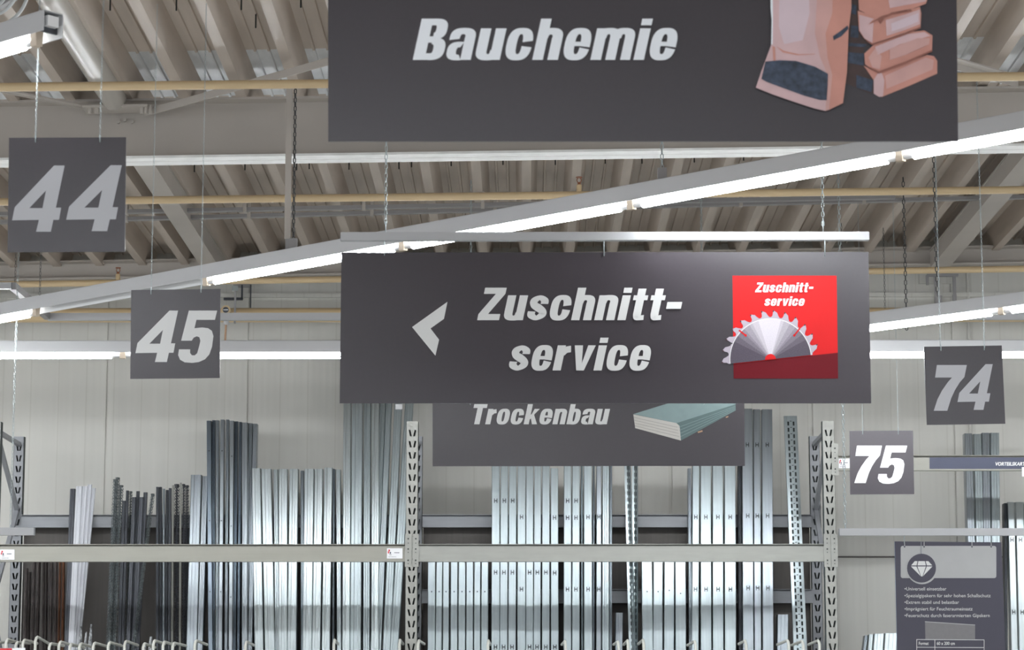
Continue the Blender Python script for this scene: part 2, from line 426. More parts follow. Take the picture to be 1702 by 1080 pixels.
# girder (I beam) across
def ibeam(name, pL, pR, h, w, m, tf=.014, tw=.009, fm=None, along='x'):
    mb = MB(); pL = Vector(pL); pR = Vector(pR)   # bottom centre line
    mb.use(fm or m); mb.obox(pL, pR, w, tf, off=(0, tf/2))
    mb.use(m); mb.obox(pL, pR, tw, h, off=(0, h/2)); mb.obox(pL, pR, w, tf, off=(0, h-tf/2))
    return mb
a = P(0, 266, 14.95); b = P(1702, 242, 14.95)
k = (b-a)/(b.x-a.x)
gL = a + k*(-9-a.x); gR = a + k*(9-a.x); gL.y = gR.y = 15.05
GB = gL; GH = zdeck(0) - (gL + (gR-gL)*.5).z - .004
g = thing('steel_girder', (0, 15.05, (gL.z+gR.z)/2), 'wide painted steel I-beam crossing under the roof deck behind the construction chemicals sign', 'beam')
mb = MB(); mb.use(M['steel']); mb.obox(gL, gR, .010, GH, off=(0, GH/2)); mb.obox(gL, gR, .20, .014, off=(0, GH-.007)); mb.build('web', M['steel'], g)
tag(MB().obox(gL, gR, .20, .014, off=(0, .007)).build('bottom_flange', M['flange'], g), 'bottom flange coloured bright as if lit')
for (x, y) in ((197, 203), (208, 200), (220, 203)):
    p = P(x, y, 15.045); MB().tube([p + Vector((0,-.02,0)), p + Vector((0,.0,0))], .011, 8).build('bolt', M['steel'], g)

# gusset, braces, round strut
g0 = P(140, 182, 14.9); g1 = P(248, 180, 14.9)
gp = thing('gusset_plate', (g0+g1)/2, 'bolted steel gusset plate where the round strut meets the girder', 'steel plate')
MB().obox(g0, g1, .16, .012, off=(0, 0)).build('plate', M['steel'], gp)
for x in (150, 160, 236, 243, 250):
    p = P(x, 181, 14.86); MB().tube([p + Vector((0,0,-.028)), p + Vector((0,0,.02))], .012, 6).build('bolt', M['steel'], gp)
s0 = P(188, 172, 14.85); zt = s0.z
s1 = PH(90, -60, zt); s0 = PH(193, 178, zt)
dr = (s1-s0).normalized()
s0 = P(190, 164, 14.85); tp = MB().tube([s0, s0 + Vector((0, -6, 0))], .070, 28); 
tag(tp.build('round_strut', M['tube_paint']), 'thick round white painted roof strut at top left ending on the girder', 'roof strut')
def brace(p0, p1, w, label, leg=.04):
    o = MB(); o.obox(p0, p1, w, .008, off=(0, 0)); o.obox(p0, p1, .008, leg, off=(w/2, -leg/2))
    tag(o.build('roof_brace', M['steel']), label, 'brace', 'diagonal wind braces under the roof')
brace(PH(246, 184, zt-.01), PH(600, 84, zt-.01), .05, 'angled steel brace running from the gusset plate towards the construction chemicals sign')
brace(PH(146, 178, zt-.01), PH(-60, 136, zt-.01), .045, 'angled steel brace running left from the gusset plate behind the upper cream pipe', .01)
brace(PH(1700, 132, zt+.05), PH(1560, 92, zt+.05), .07, 'short pale brace visible right of the construction chemicals sign')

# longitudinal beams, wall beam
def lbeam(xpx0, xpx1, ypx, label):
    p0 = PH(xpx0, ypx, HC+3.61); p1 = PH(xpx1, ypx, HC+3.61); xm = (p0.x+p1.x)/2; w = p1.x-p0.x
    zb = zdeck(xm) - .145
    mb = MB(); mb.box((xm-w/2, 15.1, zb), (xm+w/2, 20.15, zb+.012)); mb.box((xm-w/2+.006, 15.1, zb+.012), (xm+w/2-.006, 20.15, zb+.13)); mb.box((xm-w/2, 15.1, zb+.13), (xm+w/2, 20.15, zb+.142))
    tag(mb.build('roof_beam', M['steel']), label, 'beam', 'roof beams running towards the back wall')
lbeam(224, 260, 275, 'steel roof beam running to the back wall above the four-five sign')
lbeam(1666, 1702, 322, 'steel roof beam running to the back wall above the seven-four sign')
wl = P(100, 437, 20.2); wr = P(1550, 413, 20.2); k = (wr-wl)/(wr.x-wl.x)
e0 = wl + k*(-9-wl.x); e1 = wl + k*(9-wl.x)
mb = MB(); mb.obox(e0, e1, .20, .012, off=(0, -.006)); mb.obox(e0, e1, .01, .14, off=(0, -.07)); mb.obox(e0, e1, .14, .012, off=(0, -.134))
tag(mb.build('wall_beam', M['steel']), 'steel edge beam along the top of the back wall under the roof deck', 'beam')

# ---------------------------------------------------------------- pipes
def sprinkler(parent, p):
    MB().tube([p, p + Vector((0,0,.045))], .017, 10).build('nozzle_socket', M['cream'], parent)
    mb = MB()
    mb.tube([p + Vector((0,0,.045)), p + Vector((0,0,.062))], .010, 8)
    mb.tube([p + Vector((-.008,0,.06)), p + Vector((-.014,0,.075)), p + Vector((-.008,0,.09))], .003, 5)
    mb.tube([p + Vector((.008,0,.06)), p + Vector((.014,0,.075)), p + Vector((.008,0,.09))], .003, 5)
    mb.tube([p + Vector((0,0,.09)), p + Vector((0,0,.095))], .020, 12)
    tag(mb.build('sprinkler_head', M['copper'], parent), 'copper sprinkler head')
def pipe(x0, y0, x1, y1, Y, r, label, spr=(), ext=2.5):
    a = P(x0, y0, Y); b = P(x1, y1, Y); d = (b-a).normalized()
    t = thing('sprinkler_pipe', (a+b)/2, label, 'pipe', 'cream sprinkler pipes under the roof')
    MB().tube([a-d*ext, b+d*ext], r, 20).build('pipe', M['cream'], t)
    for sx in spr:
        q = a + (b-a)*((sx-x0)/(x1-x0)); sprinkler(t, q + Vector((0,0,r*.8)))
    return a, b
pipe(0, 145, 1702, 127, 13.5, .0235, 'cream sprinkler pipe crossing in front of the girder, uppermost in view')
pipe(210, 333, 1702, 315.5, 16.1, .0240, 'cream sprinkler pipe crossing mid ceiling above the cutting service sign', spr=(963,))
pipe(50, 472, 1550, 449, 19.4, .0245, 'cream sprinkler pipe just under the wall beam', spr=(196,))
pipe(50, 524, 1600, 523, 20.05, .056, 'thickest cream pipe, mounted low along the back wall')
# grey conduits under the deck
def conduit(x0, y0, x1, y1, Y, h, label):
    a = P(x0, y0, Y); b = P(x1, y1, Y); d = (b-a).normalized()
    t = thing('cable_conduit', (a+b)/2, label, 'conduit', 'grey conduits under the deck')
    MB().obox(a-d*2, b+d*2, .05, h).build('channel', M['conduit'], t)
    L = (b-a).length; n = int(L/.75)
    for i in range(n+1):
        q = a + d*(L*i/n) ; MB().box((q.x-.012, q.y-.03, q.z-.02), (q.x+.012, q.y+.03, zdeck(q.x)-.002)).build('clamp', M['steel'], t)
conduit(210, 352, 1000, 337, 17.7, .024, 'upper grey conduit channel clipped under the roof deck')
conduit(210, 364, 1640, 329, 17.9, .024, 'lower grey conduit channel clipped under the roof deck')

# ---------------------------------------------------------------- fluorescent strips
ML = 1.53
def strip(p_start, d, L, lit, label, z, ends=True, joint0=0.0, power=None):
    """p_start on plan, d unit direction, lit: list of 1/0 per module"""
    d = Vector((d[0], d[1], 0)).normalized(); nrm = Vector((-d.y, d.x, 0))
    if nrm.y < 0: nrm = -nrm
    p0 = Vector((p_start[0], p_start[1], z)); 
    t = thing('fluorescent_light_strip', p0, label, 'ceiling light', 'fluorescent light strips')
    p1 = p0 + d*L
    def ob(mb, n, zz, w, h): 
        a = p0 + nrm*n + Vector((0,0,zz)); b = p1 + nrm*n + Vector((0,0,zz))
        vs = []
        for p in (a, b):
            for q, r in ((-1,-1),(1,-1),(1,1),(-1,1)): vs.append(p + nrm*(q*w/2) + Vector((0,0,r*h/2)))
        mb.add(vs, [(0,1,2,3),(7,6,5,4),(0,4,5,1),(1,5,6,2),(2,6,7,3),(3,7,4,0)])
    mb = MB(); ob(mb, -.044, .058, .003, .078); ob(mb, .044, .0515, .003, .093); ob(mb, 0, .0965, .091, .003)
    mb.build('housing', M['lamp_body'], t)
    mb = MB(); ob(mb, 0, .062, .05, .04); mb.build('gear_tray', M['lamp_white'], t)
    mb = MB(); ob(mb, .0415, .030, .0015, .048); mb.build('reflector', M['lamp_white'], t)
    for q in (p0 + d*.03, p1 - d*.03):  # dark sheet added near each end for the shade inside the opening
        mb = MB(); vs = []
        for p in (q - d*.004, q + d*.004):
            for s_, r_ in ((-.040,.022),(.040,.022),(.040,.093),(-.040,.093)): vs.append(p + nrm*s_ + Vector((0,0,r_)))
        mb.add(vs, [(0,1,2,3),(7,6,5,4),(0,4,5,1),(1,5,6,2),(2,6,7,3),(3,7,4,0)]); mb.build('end_shade_sheet', M['dark_metal'], t)
    n = len(lit)
    for i in range(n+1):
        q = p0 + d*(joint0 + i*ML)
        if (q-p0).dot(d) > L+.02 or (q-p0).dot(d) < -.02: continue
        mb = MB(); mb.use(M['socket'])
        a = q - d*.018; b = q + d*.018
        vs = []
        for p in (a, b):
            for s_, r in ((-.014,-.018),(.014,-.018),(.018,.045),(-.018,.045)): vs.append(p + nrm*s_ + Vector((0,0,r)))
        mb.add(vs, [(0,1,2,3),(7,6,5,4),(0,4,5,1),(1,5,6,2),(2,6,7,3),(3,7,4,0)])
        mb.build('lamp_socket', M['socket'], t)
    for i, on in enumerate(lit):
        if on is None: continue
        a = p0 + d*(joint0 + i*ML + .02); b = p0 + d*(joint0 + (i+1)*ML - .02)
        if on:
            tb = MB(); tb.use(M['tube']); tb.tube([a + d*.055, b - d*.055], .019, 12)
            tb.use(M['metal_cap']); tb.tube([a, a + d*.055], .012, 10); tb.tube([b - d*.055, b], .012, 10)
            tb.build('fluorescent_tube', M['tube'], t)
    return t, p0, p1
ZS = HC + 2.64
jA = PH(1497, 262, ZS); jB = PH(60, 521, ZS); dA = (jB-jA); LA = dA.length; dA.normalize()
nmod = round(LA/ML); ML = LA/nmod
print('strip modules', nmod, 'ML', ML)
# start two modules right of the last joint
stA = jA - dA*ML*3
strip(stA, dA, ML*(3+nmod+3), [1]*3 + [1]*(nmod-1) + [0] + [1]*3, 'long diagonal fluorescent strip crossing the whole view above the cutting service sign', ZS)
jb0 = PH(1665, 518, ZS); jb1 = PH(1446, 545, ZS); dB = (jb1-jb0).normalized()
print('dirs', dA, dB, 'A', jA, 'B', jb0)
strip(jb0 - dA*ML*5, dA, ML*7, [1]*7, 'diagonal fluorescent strip at the right running above the seven-four sign', ZS)
eC = PH(88, 62, ZS)
strip(eC, dA, ML*6, [1]*6, 'fluorescent strip in the top left corner with an open dark end', ZS, joint0=.10)
t0 = MB(); q = Vector((eC.x, eC.y, ZS))
# wall strip parallel to the wall
YW = 17.45; zW = P(800, 591, YW).z; xj = P(204, 591, YW).x
strip((xj-ML*3, YW), (1, 0), ML*9, [1]*9, 'straight fluorescent strip running level in front of the back wall', zW)
# rows further into the hall, behind and above the photographer's view
for i, (x, y) in enumerate(((4.0, -.6), (4.0, -5.6), (8.6, 5.0))):
    strip((x, y), dA, ML*[7,7,3][i], [1]*[7,7,3][i], ['fluorescent strip of the hall above the front of the aisle', 'fluorescent strip of the hall behind the photographer', 'fluorescent strip of the hall off to the right'][i], ZS)

# ---------------------------------------------------------------- chains
def chain_mesh(L, pitch, r):
    mb = MB(); n = max(2, int(L/pitch))
    for i in range(n):
        z = -i*L/n; h = L/n*1.18; w = pitch*.26
        ax = Vector((1,0,0)) if i % 2 else Vector((0,1,0))
        if i % 2 == 0: ax = Vector((.35,.94,0))
        else: ax = Vector((.94,-.35,0))
        pts = [Vector((0,0,z)), Vector((0,0,z-h*.12)) + ax*w, Vector((0,0,z-h*.82)) + ax*w, Vector((0,0,z-h*.94)), Vector((0,0,z-h*.82)) - ax*w, Vector((0,0,z-h*.12)) - ax*w]
        mb.tube(pts, r, 4, closed=True)
    return mb
def chain(x, y0, y1, Y, label, pitch=.011, r=.0009, m='chain', top=None, cat='chain', group='hanging chains'):
    pb = P(x, y1, Y); zt_ = top if top is not None else (zdeck(pb.x) if y0 is None else P(x, y0, Y).z)
    mb = chain_mesh(zt_-pb.z, pitch, r)
    for v in mb.v: v += Vector((pb.x, Y, zt_))
    o = mb.build('hanging_chain', M[m], loc=(pb.x, Y, pb.z)); tag(o, label, cat, group)
    return o
Y44, Y45, Y74, Y75 = 9.85, 13.0, 14.75, 18.2
chain(59, None, 236, Y44, 'left thin chain holding the sign showing two fours')
chain(166, None, 236, Y44, 'right thin chain holding the sign showing two fours')
chain(251, None, 486, Y45, 'left thin chain holding the sign showing four and five')
chain(334, None, 482, Y45, 'right thin chain holding the sign showing four and five')
chain(1563, None, 580, Y74, 'left thin chain holding the sign showing seven and four', .014, r=.0013)
chain(1636, None, 578, Y74, 'right thin chain holding the sign showing seven and four', .014, r=.0013)
chain(1434, None, 720, Y75, 'left thin chain holding the sign showing seven and five')
chain(1493, None, 720, Y75, 'right thin chain holding the sign showing seven and five')
YZ = 12.75
chain(641, None, 372, YZ, 'left chain holding the aluminium rail of the cutting service sign', .023, .0021)
chain(1368, None, 375, YZ, 'right chain holding the aluminium rail of the cutting service sign', .023, .0021)
YT = 17.3
chain(782, None, 672, YT, 'left chain of the drywall sign, seen above the cutting service sign', .023, .0021)
chain(1169, None, 672, YT, 'right chain of the drywall sign, seen above the cutting service sign', .023, .0021)
YR = 16.3
chain(1405, None, 878, YR, 'long chain right of the cutting service sign holding the low rail by the diamond board', .028, .0025)
chain(17, None, 878, YR, 'long chain at the left edge holding the low left rail', .022, .0018)
def onstrip(px):   # point of strip A seen at column px
    best = None
    for i in range(400):
        q = jA + dA*(LA*1.4*i/400 - 2); qq = q - CAM
        dep = qq.dot(_f); x = CX + F*qq.dot(_r)/dep
        if best is None or abs(x-px) < best[0]: best = (abs(x-px), q)
    return best[1]
def lampchain(q, label, m='chain', pitch=.026, box_=True, r=.0025):
    zt_ = zdeck(q.x) if m == 'chain' else P(487, 141, q.y).z; mb = chain_mesh(zt_-(ZS+.10), pitch, r)
    for v in mb.v: v += Vector((q.x, q.y, zt_))
    t = thing('lamp_hanger', (q.x, q.y, ZS+.10), label, 'hanger', 'chains that carry the light strips')
    tag(mb.build('hanging_chain', M[m], t), None)
    if box_:
        MB().box((q.x-.022, q.y-.02, ZS+.105), (q.x+.022, q.y+.02, ZS+.16)).build('clamp_box', M['conduit'], t)
lampchain(onstrip(1099), 'chain and grey clamp box holding the long diagonal light strip above the cutting service sign')
lampchain(onstrip(488), 'dark chain beside the square hanger post on the long diagonal light strip', 'chain_dark', .024, True, .0035)
qs = onstrip(481)
p = thing('hanger_post', (qs.x, qs.y, ZS+.12), 'slim square beige post hanging down onto the long diagonal light strip', 'post')
MB().box((qs.x-.034, qs.y-.016, ZS+.16), (qs.x-.002, qs.y+.016, P(481, 140, qs.y).z)).build('tube', M['steel'], p)
MB().box((qs.x-.028, qs.y-.012, ZS+.10), (qs.x-.008, qs.y+.012, ZS+.16)).build('clamp', M['conduit'], p)
chain(1507, None, 548, YW, 'dark chain holding the back wall light strip right of the cutting service sign', .03, .003, 'chain_dark')
chain(1401, None, 500, 19.0, 'thin dark chain just right of the cutting service sign', .02, .0015, 'chain_dark')
chain(1471, None, 512, 19.2, 'thin dark cord hanging between two chains right of the cutting service sign', .02, .0015, 'chain_dark')
chain(1558, None, 492, 15.9, 'dark chain holding the right diagonal light strip', .03, .003, 'chain_dark')
chain(25, None, 470, 16.5, 'dark thin chain onto the high rail at the left edge', .02, .0015, 'chain_dark')
chain(66, None, 490, 15.7, 'dark thin chain onto the diagonal light strip near the left edge', .02, .0015, 'chain_dark')

# ---------------------------------------------------------------- sign rails
def rail(x0, x1, yt, yb, Y, label, cap=True, group='white aluminium sign rails'):
    a = P(x0, yt, Y); b = P(x1, yb, Y); ym = (yt+yb)/2
    l = P(x0, ym, Y); r = P(x1, ym, Y); h = P(x0, yt, Y).z - P(x0, yb, Y).z
    z = (l.z+r.z)/2
    t = thing('sign_rail', ((l.x+r.x)/2, Y, z), label, 'rail', group)
    mb = MB(); w = .04
    mb.box((l.x, Y-w/2, z-h/2), (r.x, Y+w/2, z+h/2))
    mb.build('rail_profile', M['rail'], t)
    e = MB(); e.box((l.x-.003, Y-w/2+.002, z-h/2+.002), (l.x, Y+w/2-.002, z+h/2-.002)); e.box((r.x, Y-w/2+.002, z-h/2+.002), (r.x+.003, Y+w/2-.002, z+h/2-.002))
    e.build('end_cap', M['rack_grey'], t)
    return t, l, r, z, h
RZ = rail(567, 1443.5, 386.5, 400, YZ, 'white aluminium rail directly above the cutting service sign')
RR = rail(1395, 1840, 878, 890, YR, 'low white aluminium rail above the dark board with the diamond')
RL = rail(-200, 57, 877, 889.5, YR, 'short low white rail end at the left edge in front of the rack')
RF = rail(80, 1800, 520, 532, 18.0, 'long pale rail running level behind the number signs under the diagonal light strip')
RN = rail(-200, 19, 470, 480.5, 16.4, 'pale rail end at the left edge high above the rack')
a = P(21, 475, 16.4); b = Vector((P(79, 526, 18.0).x, 18.0, a.z))
tag(MB().obox(a, P(79, 526, 18.0), .04, .045).build('sign_rail', M['conduit']), 'dark rail running back in depth near the left edge, linking two pale rails', 'rail', 'white aluminium sign rails')
def hook(x, y0, y1, Y, parent):
    a = P(x, y0, Y); b = P(x, y1, Y)
    MB().tube([a, b, b + Vector((0,.01,-.004)), b + Vector((0,.014,.008))], .0028, 6).build('hook', M['chain'], parent)

# ---------------------------------------------------------------- signs
def number_sign(pair, Y, quad, boxes, lm, label, hooks):
    pl = Plane(Y); c = pl((quad[2][0]+quad[3][0])/2, quad[2][1])
    t = thing('aisle_number_sign', c, label, 'sign', 'aisle number signs')
    panel('panel', pl, quad, M['sign'], t)
    digits('number', pair, pl, boxes, lm, t)
    for hx, hy in hooks: hook(hx, hy-6, hy+4, Y-.004, t)
number_sign('44', Y44, [(15,229),(209.5,228),(207.5,418),(12.5,419)], [(20,107.5,275,385),(110,202.5,274.5,384)], M['letter_grey'],
            'grey square hanging sign showing two fours, largest of the number signs', [(59,231),(166,231)])
number_sign('45', Y45, [(218,482),(366.5,480),(365.5,628),(216.5,629.5)], [(225,296,516,601.5),(296,361,516,603)], M['letter'],
            'grey square hanging sign showing a four and a five', [(251,484),(334,481)])
number_sign('74', Y74, [(1535.5,576),(1665,574),(1671,704),(1540.5,706)], [(1552,1607,606.5,682.5),(1591.5,1650,605,681)], M['letter_grey'],
            'grey square hanging sign showing a seven and a four', [(1564,578),(1636,577)])
number_sign('75', Y75, [(1412,716),(1517.5,715.5),(1519.5,821),(1413,821.5)], [(1420,1466,740.5,802.5),(1459,1508,740.5,804)], M['letter'],
            'grey square hanging sign showing a seven and a five, smallest of them', [(1434,717),(1493,717)])
# Bauchemie
YB = 8.65; pl = Plane(YB)
t = thing('aisle_sign', pl(1068, 234), 'large grey hanging sign reading Bauchemie with paper sacks, at the top of the view', 'sign', 'wide hanging category signs')
panel('panel', pl, [(545,-150),(1588.5,-150),(1592.5,234.5),(545.5,234.5)], M['sign'], t, .01)
word('lettering', 'Bauchemie', pl, 686, 1126, 31, 99.5, M['white'], t, gap=.075)
mb = MB(); Z = 4.5; O = (1230, 0)
def px(l, O=O, Z=Z): return [(O[0]+x/Z, O[1]+y/Z) for x, y in l]
UP = -420
poly_px(mb, pl, px([(820,UP),(905,UP),(905,200),(960,320),(925,360),(935,490),(1010,560),(1010,700),(950,690),(785,620)]), 1, M['bag_brown'])
for q in ([(832,30),(870,40),(868,110),(832,100)], [(830,190),(888,195),(885,285),(826,278)], [(812,320),(950,330),(930,352),(812,345)], [(808,390),(930,400),(925,490),(806,470)], [(870,560),(995,600),(985,690),(870,655)]):
    poly_px(mb, pl, px(q), 2, M['bag_navy'])
poly_px(mb, pl, px([(925,490),(1030,545),(1400,410),(1450,420),(1475,455),(1475,550),(1270,640),(1060,725),(1000,700),(1000,600)]), 3, M['bag_side'])
poly_px(mb, pl, px([(1000,600),(1030,548),(1060,545),(1080,600),(1070,720),(1040,725),(1000,700)]), 4, M['bag'])
poly_px(mb, pl, px([(930,400),(1000,335),(1250,240),(1380,228),(1440,265),(1436,375),(1240,465),(1040,540),(990,520),(935,480)]), 5, M['bag_side'])
poly_px(mb, pl, px([(1010,350),(1250,255),(1380,240),(1425,268),(1200,330),(1030,410)]), 6, M['bag'])
poly_px(mb, pl, px([(880,80),(1050,130),(1200,90),(1345,50),(1356,100),(1350,200),(1230,245),(1090,295),(990,325),(930,290),(890,230)]), 7, M['bag_side'])
poly_px(mb, pl, px([(890,110),(1000,140),(990,320),(935,290),(895,230)]), 8, M['bag'])
poly_px(mb, pl, px([(1090,150),(1230,110),(1345,70),(1346,180),(1230,225),(1095,268)]), 8, M['bag'])
poly_px(mb, pl, px([(865,UP),(1400,UP),(1400,0),(1390,28),(1290,65),(1130,95),(1040,150),(960,185),(1010,130),(890,75)]), 9, M['bag_side'])
poly_px(mb, pl, px([(1100,-60),(1390,-60),(1390,10),(1120,60)]), 10, M['bag'])
poly_px(mb, pl, px([(960,180),(1060,120),(1140,95),(1280,72),(1285,84),(1140,110),(1080,135),(1050,180),(1030,150)]), 11, M['bag_shade'])
poly_px(mb, pl, px([(1085,566),(1390,430),(1450,450),(1440,520),(1250,600),(1095,665)]), 4, M['bag_mid'])
poly_px(mb, pl, px([(1130,175),(1300,110),(1335,95),(1335,160),(1230,205),(1135,235)]), 9, M['bag_pale'])
poly_px(mb, pl, px([(960,430),(1010,362),(1060,420),(1045,520),(990,505)]), 6, M['bag_mid'])
poly_px(mb, pl, px([(1120,365),(1330,285),(1420,285),(1415,330),(1240,410),(1120,450)]), 7, M['bag_mid'])
for q in ([(935,486),(1040,532),(1240,458),(1436,372),(1440,384),(1240,474),(1036,550)], [(935,300),(995,326),(1090,298),(1240,246),(1350,198),(1352,210),(1240,258),(990,338)]):
    poly_px(mb, pl, px(q), 11, M['bag_shade'])
poly_px(mb, pl, px([(225,UP),(833,UP),(833,60),(812,230),(800,540),(770,770),(640,830),(560,812),(400,760),(240,705),(118,655),(160,530),(235,330),(240,150),(228,60)]), 12, M['bag'])
poly_px(mb, pl, px([(700,UP),(833,UP),(833,60),(812,230),(800,540),(770,770),(665,822),(690,560),(655,430),(640,250),(690,100)]), 13, M['bag_side'])
poly_px(mb, pl, px([(600,UP),(700,UP),(690,100),(640,250),(655,430),(690,560),(665,822),(640,828),(655,560),(600,430),(560,250)]), 12.5, M['bag_mid'])
poly_px(mb, pl, px([(300,UP),(500,UP),(520,100),(470,300),(330,330),(290,200)]), 12.5, M['bag_pale'])
poly_px(mb, pl, px([(228,UP),(242,UP),(246,150),(244,330),(232,335),(236,150),(228,60)]), 12.6, M['white'])
poly_px(mb, pl, px([(270,345),(330,380),(440,405),(560,402),(560,406),(430,414),(320,392)]), 13, M['bag_side'])
poly_px(mb, pl, px([(242,345),(262,350),(268,470),(250,470)]), 13, M['bag_side'])
poly_px(mb, pl, px([(160,590),(190,460),(300,450),(420,456),(560,498),(658,552),(655,650),(648,748),(600,748),(480,715),(300,650),(200,612)]), 14, M['bag_navy'])
poly_px(mb, pl, px([(695,270),(740,240),(805,190),(812,215),(760,270),(700,302)]), 14, M['bag_navy'])
mb.build('printed_sacks', None, t)
# Zuschnitt-service
pl = Plane(YZ)
t = thing('cutting_service_sign', pl(1006, 670), 'wide grey hanging sign reading Zuschnittservice with an arrow and a red square, in the centre', 'sign', 'wide hanging category signs')
panel('panel', pl, [(567.5,419.5),(1443.5,418.5),(1448,670),(564.5,670)], M['sign'], t, .01)
word('lettering', 'Zuschnitt-', pl, 793, 1134, 478, 532, M['letter'], t, gap=.085)
word('lettering', 'service', pl, 846, 1082, 561, 615.5, M['letter'], t, gap=.085)
mb = MB(); poly_px(mb, pl, [(650+x/3.094, 440+y/3.094) for x, y in [(290,190),(272,278),(203,327),(247,385),(228,467),(108,320)]], 1, M['letter']); mb.build('arrow', M['letter'], t)
mb = MB(); poly_px(mb, pl, [(1217.5,458),(1390.5,458),(1393,629),(1219.5,629)], 1, M['red'])
poly_px(mb, pl, [(1219.2,605),(1392.6,586),(1393,629),(1219.5,629)], 2, M['darkred'])
red = mb.build('red_square', None, t)
word('red_square_lettering', 'Zuschnitt-', pl, 1255, 1352, 469.5, 485.5, M['white'], t, k=2, gap=.085)
word('red_square_lettering', 'service', pl, 1270.5, 1337.5, 492.5, 508, M['white'], t, k=2, gap=.085)
Zs = 4.3214; O2 = (1180, 430)
def q2(l): return [(O2[0]+x/Zs, O2[1]+y/Zs) for x, y in l]
HX, HY = 436, 722; Rd, Rt = 290, 340
A0 = math.radians(186.2); A1 = math.radians(6.2)
mb = MB()
# teeth ring
nT = 13
ang = lambda i: A0 + (A1-A0)*i/nT
for i in range(nT):
    a0, a1 = ang(i), ang(i+1); da = a1-a0
    c = lambda a, r: (HX + r*math.cos(a), HY - r*math.sin(a))
    pts = [c(a0, Rd-5), c(a0, Rt-36), c(a0+da*.12, Rt-26), c(a0+da*.16, Rt+8), c(a0+da*.24, Rt+10), c(a0+da*.52, Rt-2), c(a0+da*.66, Rt-22), c(a0+da*.82, Rt-36), c(a1, Rt-36), c(a1, Rd-5)]
    if i in (2, 10): pts = [c(a0+da*.1, Rd-5), c(a0+da*.12, Rt-26), c(a0+da*.18, Rt+8), c(a0+da*.26, Rt+10), c(a0+da*.52, Rt-2), c(a0+da*.66, Rt-22), c(a0+da*.82, Rt-36), c(a1, Rt-36), c(a1, Rd-5)]
    poly_px(mb, pl, q2(pts), 3, M['tooth'])
    poly_px(mb, pl, q2([c(a0+da*.13, Rt+0), c(a0+da*.13, Rt+14), c(a0+da*.25, Rt+13), c(a0+da*.22, Rt+2)]), 4, M['toothtip'])
# disc in wedges
NW = 39
for i in range(NW):
    a0 = A0 + (A1-A0)*i/NW; a1 = A0 + (A1-A0)*(i+1)/NW; am = math.degrees((a0+a1)/2)
    d_ = abs(am-92)
    m_ = 'saw%d' % min(7, int(max(0, d_-8)/7.5))
    poly_px(mb, pl, q2([(HX,HY), (HX+Rd*math.cos(a0), HY-Rd*math.sin(a0)), (HX+Rd*math.cos(a1), HY-Rd*math.sin(a1))]), 5, M[m_])
    poly_px(mb, pl, q2([(HX+Rd*math.cos(a0), HY-Rd*math.sin(a0)), (HX+Rd*math.cos(a1), HY-Rd*math.sin(a1)), (HX+(Rd+6)*math.cos(a1), HY-(Rd+6)*math.sin(a1)), (HX+(Rd+6)*math.cos(a0), HY-(Rd+6)*math.sin(a0))]), 5, M['letter'])
for (x0, y0, x1, y1) in ((208,512,256,550),(646,500,606,550)):
    dx, dy = x1-x0, y1-y0; l = math.hypot(dx,dy); nx, ny = -dy/l*5, dx/l*5
    poly_px(mb, pl, q2([(x0+nx,y0+ny),(x1+nx,y1+ny),(x1-nx,y1-ny),(x0-nx,y0-ny)]), 6, M['red'])
    poly_px(mb, pl, q2([(x1+9*math.cos(a), y1+9*math.sin(a)) for a in [k*math.pi/4 for k in range(8)]]), 6, M['red'])
poly_px(mb, pl, q2([(HX-1+39*math.cos(a), HY-39*math.sin(a)) for a in [A0+(A1-A0)*k/12 for k in range(13)]]), 7, M['red'])
tag(mb.build('saw_blade_picture', None, t), 'printed saw blade')
for hx, hy in ((639,402),(1004,403),(1371,403)): hook(hx, hy-4, hy+21, YZ-.006, t)
# Trockenbau
pl = Plane(YT)
t = thing('aisle_sign', pl(978, 774), 'grey hanging sign reading Trockenbau with a stack of boards, below the cutting service sign', 'sign', 'wide hanging category signs')
panel('panel', pl, [(719,596),(1236.5,596),(1238,774),(719,774.5)], M['sign'], t, .008)
word('lettering', 'Trockenbau', pl, 787, 1014, 671.5, 705, M['letter'], t, gap=.08)
mb = MB(); q3 = lambda l: [(1000+x/3.857, 640+y/3.857) for x, y in l]
poly_px(mb, pl, q3([(203,185),(560,75),(880,40),(858,125),(480,243)]), 1, M['board_top'])
poly_px(mb, pl, q3([(203,187),(480,243),(500,262),(508,355),(215,275)]), 2, M['board_front'])
poly_px(mb, pl, q3([(480,243),(858,122),(860,162),(508,355),(500,262)]), 2, M['board_side'])
for k in range(1, 5):
    poly_px(mb, pl, q3([(205+k*2,187+k*18),(482+k*4,248+k*20),(482+k*4,251+k*20),(205+k*2,190+k*18)]), 3, M['board_line'])
    poly_px(mb, pl, q3([(490+k*4,248+k*20),(858,126+k*8),(858,128+k*8),(490+k*4,251+k*20)]), 3, M['board_top'])
poly_px(mb, pl, q3([(615,298),(645,288),(648,298),(618,307)]), 3, M['batten'])
poly_px(mb, pl, q3([(795,203),(812,197),(812,205),(797,210)]), 3, M['batten'])
mb.build('printed_board_stack', None, t)

